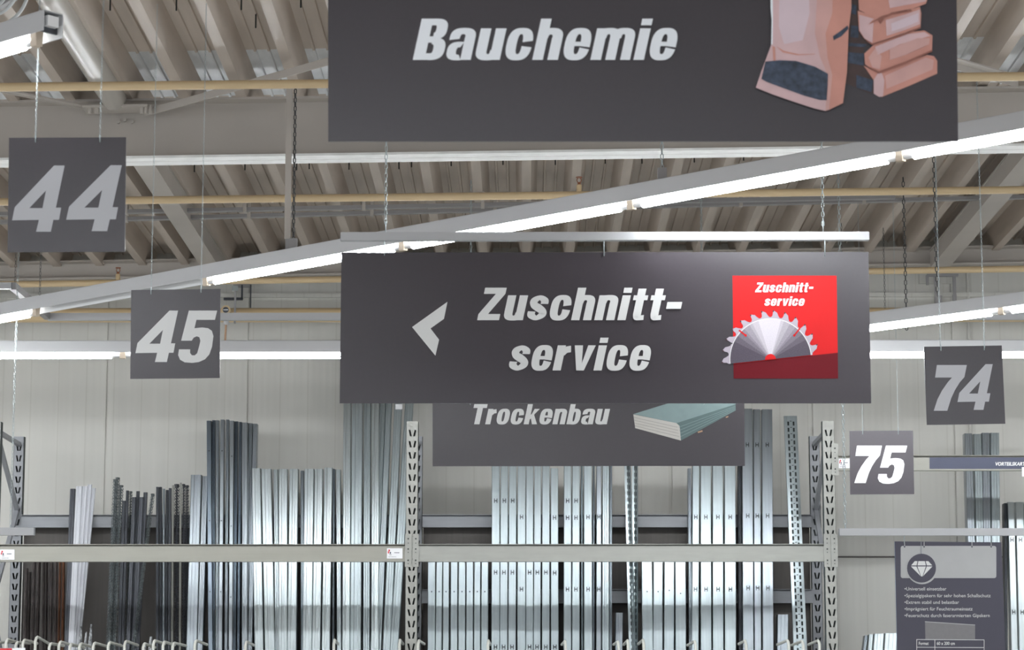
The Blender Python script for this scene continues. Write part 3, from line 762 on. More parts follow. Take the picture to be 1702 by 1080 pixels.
# info board with the diamond
YI = YR; pl = Plane(YI)
t = thing('product_info_board', pl(1580, 1200), 'dark slate info board with a diamond disc and bullet list, hanging at lower right', 'sign')
panel('panel', pl, [(1487,899.5),(1664.5,901),(1676,1200),(1494,1200)], M['info'], t, .008, edge=M['edge_blue'])
def rrect(x0, y0, x1, y1, r):
    out = []
    for cx, cy, a in ((x1-r, y0+r, -90), (x1-r, y1-r, 0), (x0+r, y1-r, 90), (x0+r, y0+r, 180)):
        for k in range(5): b = math.radians(a + k*22.5); out.append((cx+r*math.cos(b), cy+r*math.sin(b)))
    return out
mb = MB(); poly_px(mb, pl, rrect(1497, 907, 1656, 960.5, 3.5), 1, M['info_panel'])
cyc = lambda cx, cy, r: [(cx+r*math.cos(k*math.pi/16), cy+r*math.sin(k*math.pi/16)) for k in range(32)]
poly_px(mb, pl, cyc(1532.5, 945, 25.8), 2, M['info_panel']); poly_px(mb, pl, cyc(1531.7, 944, 24), 3, M['info'])
q4 = lambda l: [(1380+x/4.91, 860+y/4.91) for x, y in l]
for q in ([(690,355),(712,355),(704,390),(660,390)], [(719,355),(772,355),(780,390),(711,390)], [(779,355),(800,355),(832,390),(788,390)],
          [(658,398),(703,398),(738,478)], [(711,398),(780,398),(752,480),(742,480)], [(788,398),(834,398),(757,478)]):
    poly_px(mb, pl, q4(q), 4, M['letter'])
pb_ = mb.build('printed_plate', None, t)
mb = MB()
for (x) in (1503.5, 1536, 1615.5, 1647.5):
    poly_px(mb, pl, [(x-.6,900),(x+.6,900),(x+.6,908),(x-.6,908)], 3, M['info_panel']); poly_px(mb, pl, cyc(x, 908.5, 1.3), 4, M['ink_dark'])
poly_px(mb, pl, [(1530.4,900),(1531.6,900),(1531.6,920),(1530.4,920)], 5, M['rack_grey']); mb.build('printed_hooks', None, t)
for txt, x1, y in (('•Universell einsetzbar',1573,981), ('•Spezialgipskern für sehr hohen Schallschutz',1646.5,992.3), ('•Extrem stabil und belastbar',1594,1003.3), ('•Imprägniert für Feuchtraumeinsatz',1616.5,1014.3), ('•Feuerschutz durch faserarmierten Gipskern',1645,1025.3)):
    font_text('bullet_text', txt, pl, 1503.5, x1, y, 5.6, M['letter'], t)
mb = MB(); poly_px(mb, pl, q4([(773,848),(1182,876),(1182,992),(776,992)]), 1, M['info_grey'])
poly_px(mb, pl, q4([(773,846),(1182,873),(1182,879),(773,852)]), 2, M['info_panel']); mb.build('printed_plasterboard', None, t)
mb = MB()
for q in ([(703,992),(1258,995),(1258,1000),(703,997)], [(703,1055),(1258,1058),(1258,1063),(703,1060)], [(703,992),(708,992),(708,1400),(703,1400)], [(1253,995),(1258,995),(1258,1400),(1253,1400)], [(851,994),(856,994),(856,1400),(851,1400)], [(703,1396),(1258,1396),(1258,1401),(703,1401)]):
    poly_px(mb, pl, q4(q), 3, M['letter'])
mb.build('table_lines', None, t)
font_text('table_text', 'Format', pl, 1527, 1543.5, 1071.5, 5.2, M['letter'], t, bold=.02)
font_text('table_text', '60 x 200 cm', pl, 1557, 1587, 1071.5, 5.2, M['letter'], t, bold=.02)
for hx in (641, 1368): hook(hx, 368, 387, YZ, RZ[0])
for hx in (1503, 1647): hook(hx, 889, 902, YI-.004, t)

# ---------------------------------------------------------------- racks
YF, YRr = 19.0, 19.92
def slot_face(mb, xc, w, z0, z1, Y, pitch, holeh, hw, ins, lean, zskip=None, side=0):
    """front face of a perforated post, two mirrored columns of slanted slots"""
    xs0 = [xc-w/2, xc-w/2+ins, xc-w/2+ins+hw, xc, xc+w/2-ins-hw, xc+w/2-ins, xc+w/2]
    def row(z, sh): return [Vector((xs0[0],Y,z)), Vector((xs0[1]+sh,Y,z)), Vector((xs0[2]+sh,Y,z)), Vector((xs0[3],Y,z)), Vector((xs0[4]-sh,Y,z)), Vector((xs0[5]-sh,Y,z)), Vector((xs0[6],Y,z))]
    z = z0; prev = row(z0, lean)
    while z + pitch < z1:
        za = z + (pitch-holeh)*.6; zb = za + holeh
        ra = row(za, lean); rb = row(zb, 0)
        for (r1, r2, hole) in ((prev, ra, False), (ra, rb, True)):
            for c in range(6):
                if hole and c in (1, 4): continue
                mb.add([r1[c], r1[c+1], r2[c+1], r2[c]], [(0,1,2,3)])
        prev = rb; z += pitch
    re = row(z1, 0)
    for c in range(6): mb.add([prev[c], prev[c+1], re[c+1], re[c]], [(0,1,2,3)])
def post(name, xc, w, Y, ztop, depth, m, parent, back=False):
    mb = MB(); mb.use(m); slot_face(mb, xc, w, .02, ztop, Y, .0807, .047, .013, .014, .010)
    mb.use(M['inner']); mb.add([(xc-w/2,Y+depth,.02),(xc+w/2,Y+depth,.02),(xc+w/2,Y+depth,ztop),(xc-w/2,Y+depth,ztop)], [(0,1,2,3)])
    # sides, inner lips and a folded centre
    for s_ in (-1, 1):
        x = xc + s_*w/2
        mb.add([(x,Y,.02),(x,Y+depth,.02),(x,Y+depth,ztop),(x,Y,ztop)], [(0,1,2,3)])
        x2 = xc + s_*w*.22
        mb.add([(x,Y+depth,.02),(x2,Y+depth,.02),(x2,Y+depth,ztop),(x,Y+depth,ztop)], [(0,1,2,3)])
    mb.mats[0] = m; o = mb.build(name, None, parent)
    sm = o.modifiers.new('sheet', 'SOLIDIFY'); sm.thickness = .0025; sm.offset = -1
    MB().box((xc-w/2-.02, Y-.02, 0), (xc+w/2+.02, Y+depth+.02, .02)).build('foot_plate', m, parent)
    return o
def frame(xc, xrc, label, ztop, plates):
    t = thing('rack_frame', (xc, YF, 0), label, 'rack frame', 'pale steel rack frames')
    post('front_post', xc, .084, YF, ztop, .07, M['rack'], t)
    post('rear_post', xc, .074, YRr, ztop, .06, M['rack_grey'], t, True)
    zs = [.3, 1.05, 1.8, 2.55, 3.3, ztop-.08]
    for i in range(len(zs)-1):
        a = Vector((xc, YF+.08, zs[i] if i % 2 else zs[i+1])); b = Vector((xc, YRr, zs[i+1] if i % 2 else zs[i]))
        MB().obox(a, b, .03, .03, up=(1,0,0)).build('diagonal_brace', M['rack_grey'], t)
    MB().obox((xc, YF+.07, ztop-.06), (xc, YRr+.01, ztop-.06), .03, .03).build('top_brace', M['rack_grey'], t)
    for (xa, xb, ya, yb) in plates:
        p0 = P(xa, yb, YF-.004); p1 = P(xb, ya, YF-.004)
        pm = MB().box((p0.x, YF-.005, p0.z), (p1.x, YF-.001, p1.z)).build('connector_plate', M['rack'], t)
        for f_ in (.15, .28, .46, .56, .8, .9):
            q = Vector(((p0.x+p1.x)/2, YF-.006, p1.z + (p0.z-p1.z)*f_)); r = .006 if f_ in (.15,.46,.8) else .0035
            MB().tube([q, q + Vector((0,-.0008,0))], r, 8).build('bolt_hole', M['black'], pm)
    return t
ZT = P(685, 700, YF).z
xL, xM, xR = P(-14, 900, YF).x, P(684.5, 900, YF).x, P(1380.5, 900, YF).x
frame(xL, xL, 'rack frame at the left edge of view, only its rear post showing', ZT, [])
frame(xM, xM, 'perforated pale steel rack frame in the middle, left of the drywall sign', ZT, [(673,684,887,942),(686,696,887,942)])
frame(xR, xR, 'perforated pale steel rack frame at right, left of the seven-five sign', ZT, [(1370,1380,887,942),(1382,1392,887,942),(1383,1393,737,790)])
frame(xR + (xR-xM), 0, 'rack frame outside the view at right', ZT, [])
def sticker(parent, x0, x1, y0, y1, Y, blue=True):
    pl_ = Plane(Y); mb = MB(); poly_px(mb, pl_, [(x0,y0),(x1,y0),(x1,y1),(x0,y1)], 1, M['paper'])
    w = x1-x0; h = y1-y0
    for (a, b, c, d_, m_) in ((.10,.12,.20,.30,'ink_red'),(.18,.35,.26,.55,'ink_dark'),(.06,.3,.14,.5,'ink_red'),(.14,.62,.3,.66,'ink_dark'),(.48,.40,.80,.46,'ink_dark'),(.1,.82,.6,.85,'ink_dark')):
        poly_px(mb, pl_, [(x0+a*w,y0+b*h),(x0+c*w,y0+b*h),(x0+c*w,y0+d_*h),(x0+a*w,y0+d_*h)], 2, M[m_])
    return tag(mb.build('sticker', None, parent), 'white sticker with small red and dark marks')
def rbeam(xa, xb, ytpx, ybpx, Y, m, label, lip=True, depth=.05):
    zt_ = P(900, ytpx, Y).z; zb = P(900, ybpx, Y).z
    t = thing('rack_beam', ((xa+xb)/2, Y, zb), label, 'rack beam', 'horizontal rack beams')
    mb = MB(); h = zt_-zb
    mb.box((xa, Y, zb), (xb, Y+depth, zt_-.016 if lip else zt_))
    if lip: mb.box((xa, Y+.020, zt_-.016), (xb, Y+depth, zt_-.005)); mb.box((xa, Y-.010, zt_-.004), (xb, Y+depth, zt_))
    mb.build('beam_profile', m, t)
    return t
b1 = rbeam(xL+.045, xM-.045, 904, 933, YF+.005, M['beam_rack'], 'cream front beam of the left rack bay in front of the metal profiles')
sticker(b1, 643, 669, 911, 928, YF+.004); sticker(b1, 0, 24, 913, 930, YF+.004)
b2 = rbeam(xM+.045, xR-.045, 904, 933, YF+.005, M['rack'], 'pale front beam of the middle rack bay below the drywall sign')
b3 = rbeam(xR+.045, xR+2.7, 757, 782, YF+.005, M['beam_rack'], 'front beam of the right rack bay carrying the dark blue advertising strip')
sticker(b3, 1394, 1413, 762, 778, YF+.004)
pl = Plane(YF+.004); mb = MB(); poly_px(mb, pl, [(1545,760),(1860,760),(1860,779),(1545,779)], 1, M['navy']); ns = mb.build('advertising_strip', M['navy'], b3)
font_text('strip_text', 'VORTEILSKARTE', pl, 1654.5, 1708, 773.5, 5.6, M['letter'], ns, k=2, shear=.2, bold=.03)
pg = panel('price_tag_holder', Plane(YF-.01), [(1698.5,776),(1720,776),(1720,792),(1698.5,792)], M['paper'], b3)
rbeam(xL+.04, xM-.04, 855, 876, YRr-.04, M['rack_grey'], 'grey rear beam of the left bay behind the profiles')
rbeam(xM+.04, xR-.04, 855, 876, YRr-.04, M['rack_grey'], 'grey rear beam of the middle bay behind the profiles')
rbeam(xM+.04, xR-.04, 979, 1002, YRr-.04, M['rack_grey'], 'lower grey rear beam of the middle bay in the dark gap')
struct(MB().box((xR-.3, 20.49, P(1440, 926.5, 20.49).z), (9.9, 20.5, P(1440, 924, 20.49).z)).build('trim_2', M['dark_sheet']))
for i, (xa, xb, nm) in enumerate(((xL, xM, 'left'), (xM, xR, 'middle'), (xR, xR+2.7, 'right'))):
    t = thing('shelf_deck', ((xa+xb)/2, YF+.5, .5), 'low shelf deck at the foot of the %s rack bay, below the view' % nm, 'shelf')
    MB().box((xa+.045, YF+.08, .5), (xb-.045, YRr-.02, .6)).build('board', M['rack_grey'], t)

for xa, xb, nm in ((xL, xM, 'left'), (xM, xR, 'middle')):
    tag(MB().box((xa+.045, YRr+.065, .6), (xb-.045, YRr+.075, P(900, 871, YRr+.065).z)).build('dark_sheet', M['dark_sheet']), 'added dark brown sheet below the rear beam of the %s rack bay' % nm, 'panel')  # dark sheet added because the lamps alone leave this area too bright
# ---------------------------------------------------------------- metal profiles standing in the racks
ZB = .6
def ylean(z): return 19.22 + (z-ZB)/(3.25-ZB)*(19.76-19.22)
def PL(px_, py_, off):
    Y = 19.6
    for _ in range(6): p = P(px_, py_, Y); Y = ylean(p.z) + off
    return P(px_, py_, Y)
def profile(name, kind, m, xl, xr, ytop, xlb, off=0.0, label='', group='', marks=(), depth=.05, sticker_=None):
    xl += .5; xr -= .5
    tl = PL(xl, ytop, off); tr = PL(xr, ytop, off); w = (tr-tl).x
    bl = PL(xlb, 1060, off)
    d = (tl-bl); base = bl - d*((bl.z-ZB)/d.z); L = (tl-base).length; dn = d.normalized()
    # local frame
    ux = Vector((1,0,0)); 
    def W(x, y, s_): return base + dn*s_ + ux*x + Vector((0, y, 0))
    mb = MB(); mb.use(m)
    if kind in ('stud', 'plain', 'deep'):
        g = w*.30; e = .0018; r_ = .0
        web = [0, .004, g, g+.004, w-g-.004, w-g, w-.004, w]
        dep = [.004, 0, 0, .003, .003, 0, 0, .004]
        cols_ = [(0.012, depth), (0, depth)] + [(x, y) for x, y in zip(web, dep)] + [(w, depth), (w-.012, depth)]
        holes = []
        if marks:
            cm = w/2; a_ = .0125; b_ = .0045
            wcols = [0, .003, cm-a_, cm-a_+b_*1.3, cm+a_-b_*1.3, cm+a_, w-.003, w]
            wdep = [.003, 0, .0, .0, .0, .0, 0, .003]
            cols_ = [(0.012, depth), (0, depth)] + list(zip(wcols, wdep)) + [(w, depth), (w-.012, depth)]
        rows = [0]; skip = set()
        ms = sorted([(PL(xl, my, off).z-base.z)/dn.z for my, kd in marks]); kinds = {round((PL(xl, my, off).z-base.z)/dn.z, 5): kd for my, kd in marks}
        for s_ in ms:
            kd = kinds[round(s_, 5)]
            if kd == 'H':
                r0 = len(rows)-1; rows += [s_-.018, s_-.004, s_+.004, s_+.018]
                for c in (4, 6):
                    for q in (r0+1, r0+2, r0+3): skip.add((q, c))
                skip.add((r0+2, 5))
            else:
                r0 = len(rows)-1; rows += [s_-.005, s_+.005]; skip.add((r0+1, 5))
        if kd_dot(marks):
            cm = w/2; cols_[4] = (cm-.005, 0); cols_[5] = (cm-.0045, 0); cols_[6] = (cm+.0045, 0); cols_[7] = (cm+.005, 0)
        rows.append(L)
        n = len(cols_); vs = [W(x, y, s_) for s_ in rows for x, y in cols_]; fs = []
        for r in range(len(rows)-1):
            for c in range(n-1):
                if (r, c) in skip: continue
                fs.append((r*n+c, r*n+c+1, (r+1)*n+c+1, (r+1)*n+c))
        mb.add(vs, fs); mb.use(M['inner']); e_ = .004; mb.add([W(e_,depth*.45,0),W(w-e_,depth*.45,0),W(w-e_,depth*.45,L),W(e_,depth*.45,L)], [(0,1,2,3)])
    elif kind in ('perf', 'angle'):
        # perforated channel: staggered slots
        if kind == 'angle': xs = [0, w*.2, w*.34, w*.48, w*.62, w*.76, w]; dep = [.0, 0, 0, .0, .014, .02, .03]
        else: xs = [0, w*.22, w*.36, w*.44, w*.56, w*.64, w*.78, w]; dep = [.004, 0, 0, 0, 0, 0, 0, .004]
        cols_ = ([(0, depth)] if kind == 'perf' else []) + list(zip(xs, dep)) + [(w, depth)]
        off_c = 1 if kind == 'perf' else 0
        rows = [0]; s_ = 1.5; skip = set(); i = 0
        while s_ + .05 < L:
            rows += [s_+.008, s_+.04]; r = len(rows)-2
            if kind == 'perf':
                skip.add((r, off_c+1)); skip.add((r, off_c+5))
                rows.append(s_+.046); 
            else:
                skip.add((r, 2)); skip.add((r, 4))
            s_ += .050
        rows.append(L); n = len(cols_)
        vs = [W(x, y, q) for q in rows for x, y in cols_]; fs = []
        for r in range(len(rows)-1):
            mid = kind == 'perf' and (rows[r+1]-rows[r]) < .007
            for c in range(n-1):
                if (r, c) in skip: continue
                if mid and c == off_c+3: continue
                fs.append((r*n+c, r*n+c+1, (r+1)*n+c+1, (r+1)*n+c))
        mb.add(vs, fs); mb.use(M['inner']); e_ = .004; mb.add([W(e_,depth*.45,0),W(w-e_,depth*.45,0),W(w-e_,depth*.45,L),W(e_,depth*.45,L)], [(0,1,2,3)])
    elif kind == 'bead':
        xs = [0, w*.12, w*.30, w*.38, w*.5, w*.62, w*.72, w*.88, w]; dep = [.02,.016,.008,.006,0,.006,.008,.016,.02]
        rows = [0, 1.5]; s_ = 1.5; skip = set(); i = 0
        while s_ + .03 < L:
            rows += [s_+.014, s_+.022]; r = len(rows)-3
            skip.add((r, 1)); skip.add((r, 6))
            rr = r+1; skip.add((rr, 0)) if i % 2 else skip.add((rr, 7))
            s_ += .022; i += 1
        rows.append(L); n = len(xs)
        vs = [W(x + (.002 if k % 2 else -.002), y, q) for k, q in enumerate(rows) for x, y in zip(xs, dep)]; fs = []
        for r in range(len(rows)-1):
            for c in range(n-1):
                if (r, c) in skip: continue
                fs.append((r*n+c, r*n+c+1, (r+1)*n+c+1, (r+1)*n+c))
        mb.add(vs, fs)
    elif kind == 'rod':
        xs = [0, w*.25, w*.5, w*.75, w]; dep = [.015, .002, .006, .0, .02]
        n = 5; vs = [W(x, y, q) for q in (0, L) for x, y in zip(xs, dep)]
        mb.add(vs, [(c, c+1, n+c+1, n+c) for c in range(4)])
    o = mb.build(name, None, loc=base)
    sm = o.modifiers.new('sheet', 'SOLIDIFY'); sm.thickness = .0014; sm.offset = 0
    tag(o, label, 'metal profile', group)
    return o
def kd_dot(marks): return bool(marks) and all(k == 'o' for _, k in marks)
ORD = ['first', 'second', 'third', 'fourth', 'fifth', 'sixth', 'seventh', 'eighth', 'ninth', 'tenth', 'eleventh', 'twelfth', 'thirteenth']
def bundle(name, kind, m, desc, where, items, marks=(), depth=.10):
    n = len(items)
    for i, it in enumerate(items):
        xl, xr, yt, xlb = it[:4]; off = it[4] if len(it) > 4 else 0.0
        mk = it[5] if len(it) > 5 else marks
        kd = it[6] if len(it) > 6 else kind
        mm = it[7] if len(it) > 7 else m
        pos = ORD[i] + ' from the left' if n > 1 else 'the only one'
        profile(name, kd, M[mm], xl, xr, yt, xlb, off, '%s %s, %s' % (desc, where, pos), (desc + 's ' + where), mk, depth)
# left bay
bundle('plaster_bead', 'rod', 'brown_metal', 'short dark brown bead', 'at the far left under the beam', [
    (40,47,944,38),(46,52,950,44,.03),(53,60,926,50),(60,68,927,57,.02),(70,75,930,69),(75,80,926,74,.02),(81,88,925,80),(88,96,926,87,.01),(97,102,930,95,.03,(),'rod','rust_metal'),(102,108,931,101,.03,(),'rod','rust_metal')])
bundle('edge_profile', 'plain', 'dark_metal', 'dark grey edge profile', 'beside the white strips at left', [(116,125,812,107)])
bundle('white_strip', 'plain', 'strip_white', 'white lacquered strip', 'fanned out at the left', [(126,137,808,113),(137,146,808,118,.015),(145,153,805,124,.03),(152,159,811,128,.05)], depth=.02)
bundle('corner_bead', 'bead', 'mesh_metal', 'metal mesh corner bead', 'left of the dark studs', [(187,196,796,176),(191,199,793,181,.03),(196,205,806,186,.01)])
bundle('runner_profile', 'plain', 'dark_metal', 'dark grey narrow stud', 'between the mesh beads', [
    (203,209,832,196,.02),(209,214,815,202),(214,220,816,207,.03,(),'bead','mesh_metal'),(219,226,826,210,.0),(226,232,816,216,.03),(231,239,826,219,.01),(238,245,818,226,.03)], depth=.03)
bundle('corner_bead', 'bead', 'mesh_metal', 'leaning mesh corner bead', 'right of the dark narrow studs', [(250,257,820,220,-.02)])
bundle('runner_profile', 'plain', 'dark_metal', 'slim dark profile', 'left of the wide single studs', [
    (259,264,809,259),(264,269,809,265,.02),(270,274,812,270,0,(),'plain','galv_grey'),(275,280,814,274,.02),(280,285,811,279),(285,289,806,284,0,(),'rod','rack'),(289,298,804,289,.02,(),'bead','dark_metal'),(298,302,802,297,0,(),'rod','rack'),(302,308,804,302,.01,(),'bead','dark_metal'),(307,314,806,306,.03,(),'bead','dark_metal')], depth=.03)
bundle('drywall_stud', 'plain', 'galv_grey', 'wide grey stud', 'left of the tall dark channels', [(317,335,789,310),(336,346,791,328,.02)])
H3 = ((749,'o'),(865,'o'),(983,'o'))
bundle('door_channel', 'deep', 'galv_blue', 'tall blue grey channel', 'in the ribbed group under the four-five sign', [
    (343,351,699,346,0,H3),(352,358,698,352,.05),(358,364,698,358,.02,(),'deep','galv_grey'),(366,373,697,363,0,H3,'deep','galv_grey'),(375,381,697,373,.02,(),'deep','galv_grey'),(382,389,699,380,0,((758,'o'),(874,'o'),(992,'o')),'deep','galv_grey'),
    (390,396,700,387,.05),(397,402,701,394,.02),(402,412,702,402,0,(),'deep','galv_grey'),(413,420,703,408,.04,(),'deep','galv_grey'),(420,428,704,412,.02,(),'deep','galv_grey')], depth=.09)
bundle('drywall_stud', 'plain', 'galv', 'bright galvanised stud', 'in the low row below the four-five sign', [
    (418,433,778,423),(434,451,779,440),(454,462,780,457,.03),(463,478,779,463),(481,496,779,478),(499,505,782,500,.04,(),'plain','galv_grey'),(506,522,779,503),(523,537,779,519),(539,553,777,535),(553,557,779,552,.03,(),'plain','galv_grey'),(558,566,780,560,.02)])
bundle('drywall_stud', 'plain', 'galv_mid', 'very tall galvanised stud', 'passing up behind the cutting service sign', [
    (571,584,555,569,0,(),'plain','galv'),(586,604,550,582,0),(605,617,553,603,.03),(618,631,551,617,0,(),'plain','galv'),(636,646,560,616,.04),(646,656,556,625,.02),(661,674,552,637,0),(680,694,556,649,.01)])
# middle bay
D = ((983,'o'),)
bundle('drywall_stud', 'stud', 'galv_mid', 'low galvanised stud', 'right of the middle rack post', [
    (711,724,925,711,0,D),(725,736,925,724,.01,D),(736,747,925,736,.025,D),(749,761,923,749,0,D),(762,774,923,762,0,D),(775,787,923,775,0,D),(788,799,923,788,0,D),(800,812,923,800,0,D)])
Hm = ((832,'H'),(951,'H'),(1075,'H')); Hn = ((859,'H'),(979,'H'))
bundle('drywall_stud', 'stud', 'galv_mid', 'punched galvanised stud', 'under the left half of the drywall sign', [
    (817,831,772,817,0,Hm),(832,845,771,831,0,Hm),(846,859,771,845,0,Hm),(860,874,771,860,.0,Hn),(874,887,771,874,.01,((951,'H'),(1075,'H'))),(888,900,771,887,.0,((951,'H'),(1075,'H'))),(901,914,771,901,.0,((951,'H'),(1075,'H'))),(915,928,778,916,0,((860,'H'),(952,'H'),(1075,'H')))])
Hq = ((832,'H'),(860,'H'),(979,'H'))
bundle('drywall_stud', 'stud', 'galv_mid', 'mixed punched stud', 'below the middle of the drywall sign', [
    (937,950,768,937,0,Hq),(951,964,768,951,0,Hq),(965,969,769,966,.02,(),'plain'),(970,984,768,971,0,Hn),(985,989,769,985,.02,(),'plain','galv_grey'),(991,1000,770,991,.01,Hn,'stud','galv_grey'),(1001,1013,768,1001,0,()),(1013,1018,769,1013,.02,(),'plain','galv_grey')])
bundle('slotted_angle', 'angle', 'galv_mid', 'slotted steel angle', 'standing alone below the drywall sign', [(1037,1049,764,1045),(1050,1061,764,1050,.03)])
bundle('offcut_stud', 'plain', 'galv_grey', 'short stud offcut', 'in the dark gap of the middle bay', [(1023,1036,1018,1023,.02)])
bundle('drywall_stud', 'stud', 'galv_mid', 'low bright stud', 'left of the right hand punched studs', [
    (1066,1084,925,1068,0,D),(1086,1102,925,1086,0,D),(1104,1121,925,1104,0,((981,'o'),)),(1122,1140,925,1123,0,((986,'o'),))])
Hp = ((859,'H'),(979,'H'))
bundle('drywall_stud', 'stud', 'galv_mid', 'wide punched stud', 'under the right end of the drywall sign', [
    (1143,1149,778,1145,.03,(),'plain','galv_grey'),(1151,1163,772,1150,.005,Hp),(1164,1182,771,1165,0,Hp),(1184,1202,771,1185,0,Hp),(1204,1223,771,1205,0,Hp)])
Ht = ((739,'H'),(857,'H'),(977,'H'))
bundle('drywall_stud', 'stud', 'galv_grey', 'tall grey punched stud', 'left of the perforated channel', [
    (1226,1232,680,1228,.04,(),'plain','dark_metal'),(1233,1251,679,1235,0,Ht),(1252,1264,680,1254,.015,Ht),(1266,1284,680,1268,0,Ht)])
bundle('perforated_channel', 'perf', 'galv_mid', 'perforated steel channel', 'leaning left of the right rack post', [(1303,1325,691,1319)], depth=.04)
bundle('offcut_stud', 'plain', 'galv_grey', 'short stud offcut', 'beside the perforated channel', [(1292,1311,1021,1292,.02)])
# right bay
bundle('drywall_stud', 'plain', 'galv_mid', 'tall stud', 'behind the dark blue strip at right', [
    (1603,1616,720,1613,0,(),'plain','galv_grey'),(1618,1632,721,1626,.02),(1632,1645,719,1637,0,(),'plain','galv_grey'),(1646,1661,719,1650,.01)])
bundle('drywall_stud', 'stud', 'galv', 'stud', 'at the right edge beside the diamond board', [
    (1669,1674,836,1671,.03,(),'plain','dark_metal'),(1675,1686,834,1681,0,((897,'H'),(1017,'H'))),(1688,1701,834,1694,0,((897,'H'),(1017,'H'))),(1703,1716,834,1708,0,((897,'H'),(1017,'H')))])
bundle('offcut_stud', 'plain', 'galv', 'low stud top', 'left of the diamond board', [(1437,1443,1056,1437,.03,(),'plain','galv_grey'),(1444,1452,1054,1444,.01),(1453,1470,1053,1453),(1471,1492,1052,1471,-.02)])
# sticker at the top of a tall stud
t_ = [o for o in C.objects if o.get('label', '').startswith('very tall galvanised stud') and o['label'].endswith('seventh from the left')][0]
q = PL(663, 676, -.006); mb = MB().box((q.x-.026, q.y-.004, q.z-.02), (q.x+.026, q.y-.002, q.z+.02)); tag(mb.build('price_label', M['paper'], t_), 'white paper label')
# wrapped remnants
def wrap(x0, x1, y0, label, n):
    for i in range(n):
        xa = x0 + (x1-x0)*i/n; xb = xa + (x1-x0)/n*.95; yy = y0 + random.random()*14
        p0 = PL(xa, yy, 0); p1 = PL(xb, yy, 0); mb = MB(); Y = p0.y
        rr = (p1.x-p0.x)/2; cxm = (p0.x+p1.x)/2; rings = []
        for k in range(9):
            z = ZB + (p0.z-ZB)*k/8; sc_ = 1 if k < 8 else .35
            rings.append([(cxm + rr*sc_*math.cos(a)*(1+.2*random.random()), ylean(z) + rr*sc_*math.sin(a), z) for a in [j*math.pi/4 for j in range(8)]])
        vs = [v for r in rings for v in r]
        mb.add(vs, [(r*8+j, r*8+(j+1)%8, (r+1)*8+(j+1)%8, (r+1)*8+j) for r in range(8) for j in range(8)] + [tuple(range(64,72))])
        tag(mb.build('wrapped_bead_bundle', M['plastic']), label % ORD[i], 'bundle', 'short plastic wrapped bundles')
wrap(131, 156, 1036, 'black wrapped bundle behind the rods at left, %s from the left', 3)
wrap(236, 256, 1056, 'short black wrapped bundle right of the leaning bead, %s from the left', 2)
# ---------------------------------------------------------------- divider rods
def rod(x, y, xr2, yr2, label):
    a = P(x, y, 18.95); z = a.z
    b = P(xr2, yr2, 19.35)
    pts = [(a.x, 18.95, .5), (a.x, 18.95, z-.03), (a.x+(.004 if b.x > a.x else -.004), 18.965, z-.008), (a.x+(b.x-a.x)*.15, 19.0, z), tuple(b)]
    mb = MB(); mb.tube(pts, .0105, 8)
    tag(mb.build('divider_rod', M['rod']), label, 'divider rod', 'bent steel divider rods along the bottom')
LX = [(-4,1067,22,1066),(10,1062,34,1069),(26,1067,50,1069),(38,1063,62,1069),(59,1058,84,1071),(82,1069,106,1073),(98,1066,122,1073),(116,1070,140,1076),(132,1069,156,1076),(155,1068,178,1074),(180,1067,202,1073),(207,1065,229,1072),(238,1069,258,1076),(255,1064,274,1070),(271,1066,290,1072),(287,1068,309,1073),(324,1064,344,1071),(408,1066,422,1072),(555,1063,562,1070),(664,1063,670,1070),
      (695,1064,705,1070),(811,1064,815,1071),(940,1065,934,1071),(1028,1066,1020,1071),(1044,1064,1037,1071),(1070,1063,1061,1070),(1156,1065,1143,1072),(1240,1064,1228,1070),(1311,1064,1292,1071),(1335,1065,1316,1072),(1362,1064,1344,1071)]
for i, (x, y, x2, y2) in enumerate(LX):
    side = 'left bay' if x < 680 else 'middle bay'; k = i if x < 680 else i-20
    names = ['first','second','third','fourth','fifth','sixth','seventh','eighth','ninth','tenth','eleventh','twelfth','thirteenth','fourteenth','fifteenth','sixteenth','seventeenth','eighteenth','nineteenth','twentieth']
    rod(x, y, x2, y2, 'bent pale divider rod at the bottom of the %s, %s from the left' % (side, names[k]))
# rod carrier bars the dividers are fixed to
for xa, xb, nm in ((xL, xM, 'left'), (xM, xR, 'middle')):
    tag(MB().box((xa+.05, 18.93, .44), (xb-.05, 18.97, .50)).build('divider_carrier_bar', M['rack_grey']), 'carrier bar of the divider rods at the foot of the %s rack bay' % nm, 'bar')
pl = Plane(18.9); 
t = thing('price_sign', pl(15, 1090), 'red and white price sign tip at the bottom left corner', 'sign')
panel('card', pl, [(-30,1077),(42,1076.5),(42,1140),(-30,1140)], M['paper'], t, .003)
mb = MB(); poly_px(mb, pl, [(-30,1077.3),(20,1077),(20,1085),(-30,1085)], 1, M['ink_red']); mb.build('red_band', M['ink_red'], t)

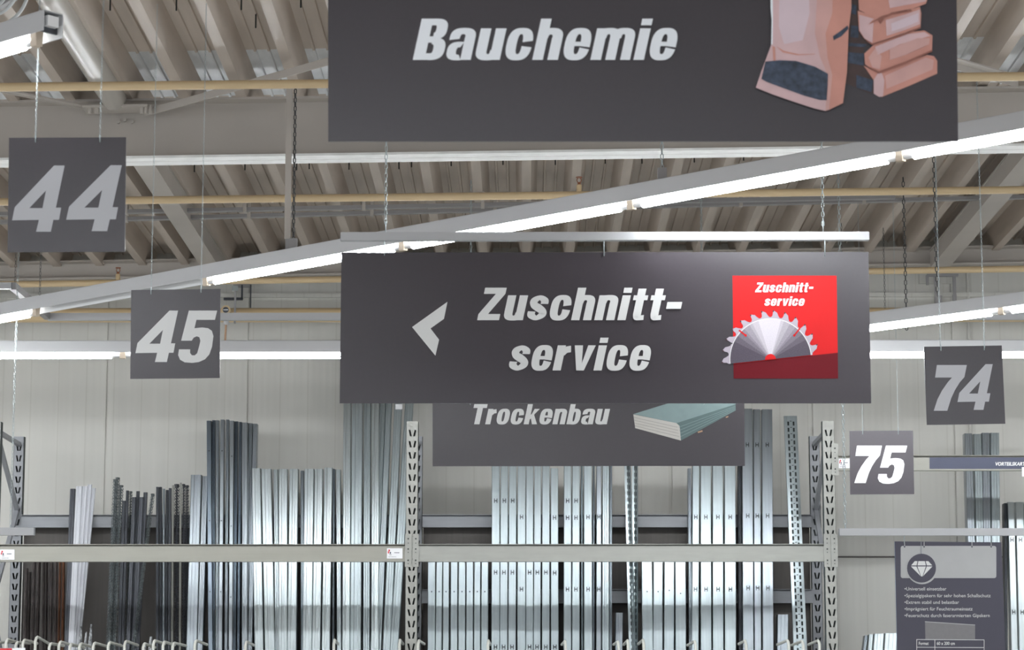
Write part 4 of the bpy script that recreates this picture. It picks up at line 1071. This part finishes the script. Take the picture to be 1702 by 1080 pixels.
# ---------------------------------------------------------------- small wall equipment
def wallbox(name, parts, label, cat):
    mbs = []
    x, y, Y = parts[0][1][0], parts[0][1][1], parts[0][3]
    t = thing(name, P(x, y, Y), label, cat)
    for nm, a, b, Y, th, m in parts:
        p0 = P(a[0], b[1], Y); p1 = P(b[0], a[1], Y)
        MB().box((p0.x, Y-th, min(p0.z,p1.z)), (p1.x, Y, max(p0.z,p1.z))).build(nm, M[m], t)
    return t
wallbox('wall_bracket', [('mounting_plate',(1527,455),(1587,472),20.5,.02,'wall'),('arm',(1540,456),(1592,460),20.42,.03,'conduit'),('strut',(1539,458),(1543,474),20.42,.02,'conduit'),
    ('strut',(1553,460),(1556,492),20.42,.02,'conduit'),('strut',(1584,460),(1588,492),20.42,.02,'conduit'),('clamp_box',(1553,492),(1565,504),20.42,.03,'conduit'),('clamp_box',(1583,490),(1589,500),20.42,.03,'conduit')],
    'steel bracket with two hanging struts on the back wall above the seven-four sign', 'bracket')
wallbox('wall_bracket', [('mounting_plate',(388,472),(418,478),20.46,.03,'conduit'),('strut',(401,474),(404,497),20.44,.02,'dark_metal'),('strut',(415.5,474),(418,512),20.44,.02,'dark_metal'),
    ('arm',(372,495),(404,499),20.44,.02,'dark_metal'),('strut',(389,476),(393,538),19.9,.02,'conduit'),('clamp_box',(386,476),(396,484),19.9,.03,'chain')],
    'dark steel bracket with thin rods on the back wall right of the four-five sign', 'bracket')
g0 = P(376, 516, 19.85); t = thing('pipe_valve', g0, 'small round valve hanging on the thick wall pipe right of the four-five sign', 'valve')
MB().tube([g0 + Vector((0,.05,0)), g0 + Vector((0,-.03,0))], .036, 18).build('valve_body', M['cream'], t)
MB().tube([g0 + Vector((0,-.03,0)), g0 + Vector((0,-.034,0))], .023, 14).build('valve_face', M['dark_metal'], t)
MB().box((g0.x-.018, g0.y-.037, g0.z-.003), (g0.x+.018, g0.y-.0345, g0.z+.003)).build('pointer', M['white'], t)
MB().tube([g0 + Vector((0,0,-.03)), g0 + Vector((.002,0,-.11))], .020, 12).build('valve_neck', M['lamp_body'], t)
MB().tube([g0 + Vector((0,0,-.10)), g0 + Vector((-.004,0,-.24))], .008, 8).build('drain_pipe', M['batten'], t)
for (x0, x1, y0, y1, lb) in ((1606,1612,450,580,'vertical grey conduit on the back wall above the seven-four sign'), (1610.5,1613.5,690,760,'short vertical grey conduit below the seven-four sign')):
    a = P(x0+2, y0, 20.48); b = P(x0+2, y1, 20.48)
    tag(MB().tube([(a.x,20.48,a.z),(a.x,20.48,b.z)], .012, 8).build('wall_conduit', M['wall']), lb, 'conduit')
# cable loops top left
def arcpts(cx, cy, rx, ry, a0, a1, Y, n=24):
    return [P(cx+rx*math.cos(math.radians(a0+(a1-a0)*i/n)), cy+ry*math.sin(math.radians(a0+(a1-a0)*i/n)), Y + .15*i/n) for i in range(n+1)]
t = thing('cable_coil', P(-5, -10, 11.0), 'white cable loops hanging above the light strip in the top left corner', 'cable')
MB().tube(arcpts(-12, -25, 60, 68, -40, 95, 11.0), .0075, 8).build('cable_loop', M['white_cable'], t)
MB().tube(arcpts(-22, -40, 56, 68, -30, 100, 10.9), .0075, 8).build('cable_loop', M['white_cable'], t)
MB().tube(arcpts(-40, -20, 52, 42, -50, 100, 11.1), .0065, 8).build('cable_loop', M['white_cable'], t)
a = P(-20, 20, 11.3); b = P(30, -10, 11.3); tag(MB().obox(a, b, .05, .03).build('junction_box', M['conduit'], t), None)
print('objects', len(C.objects))
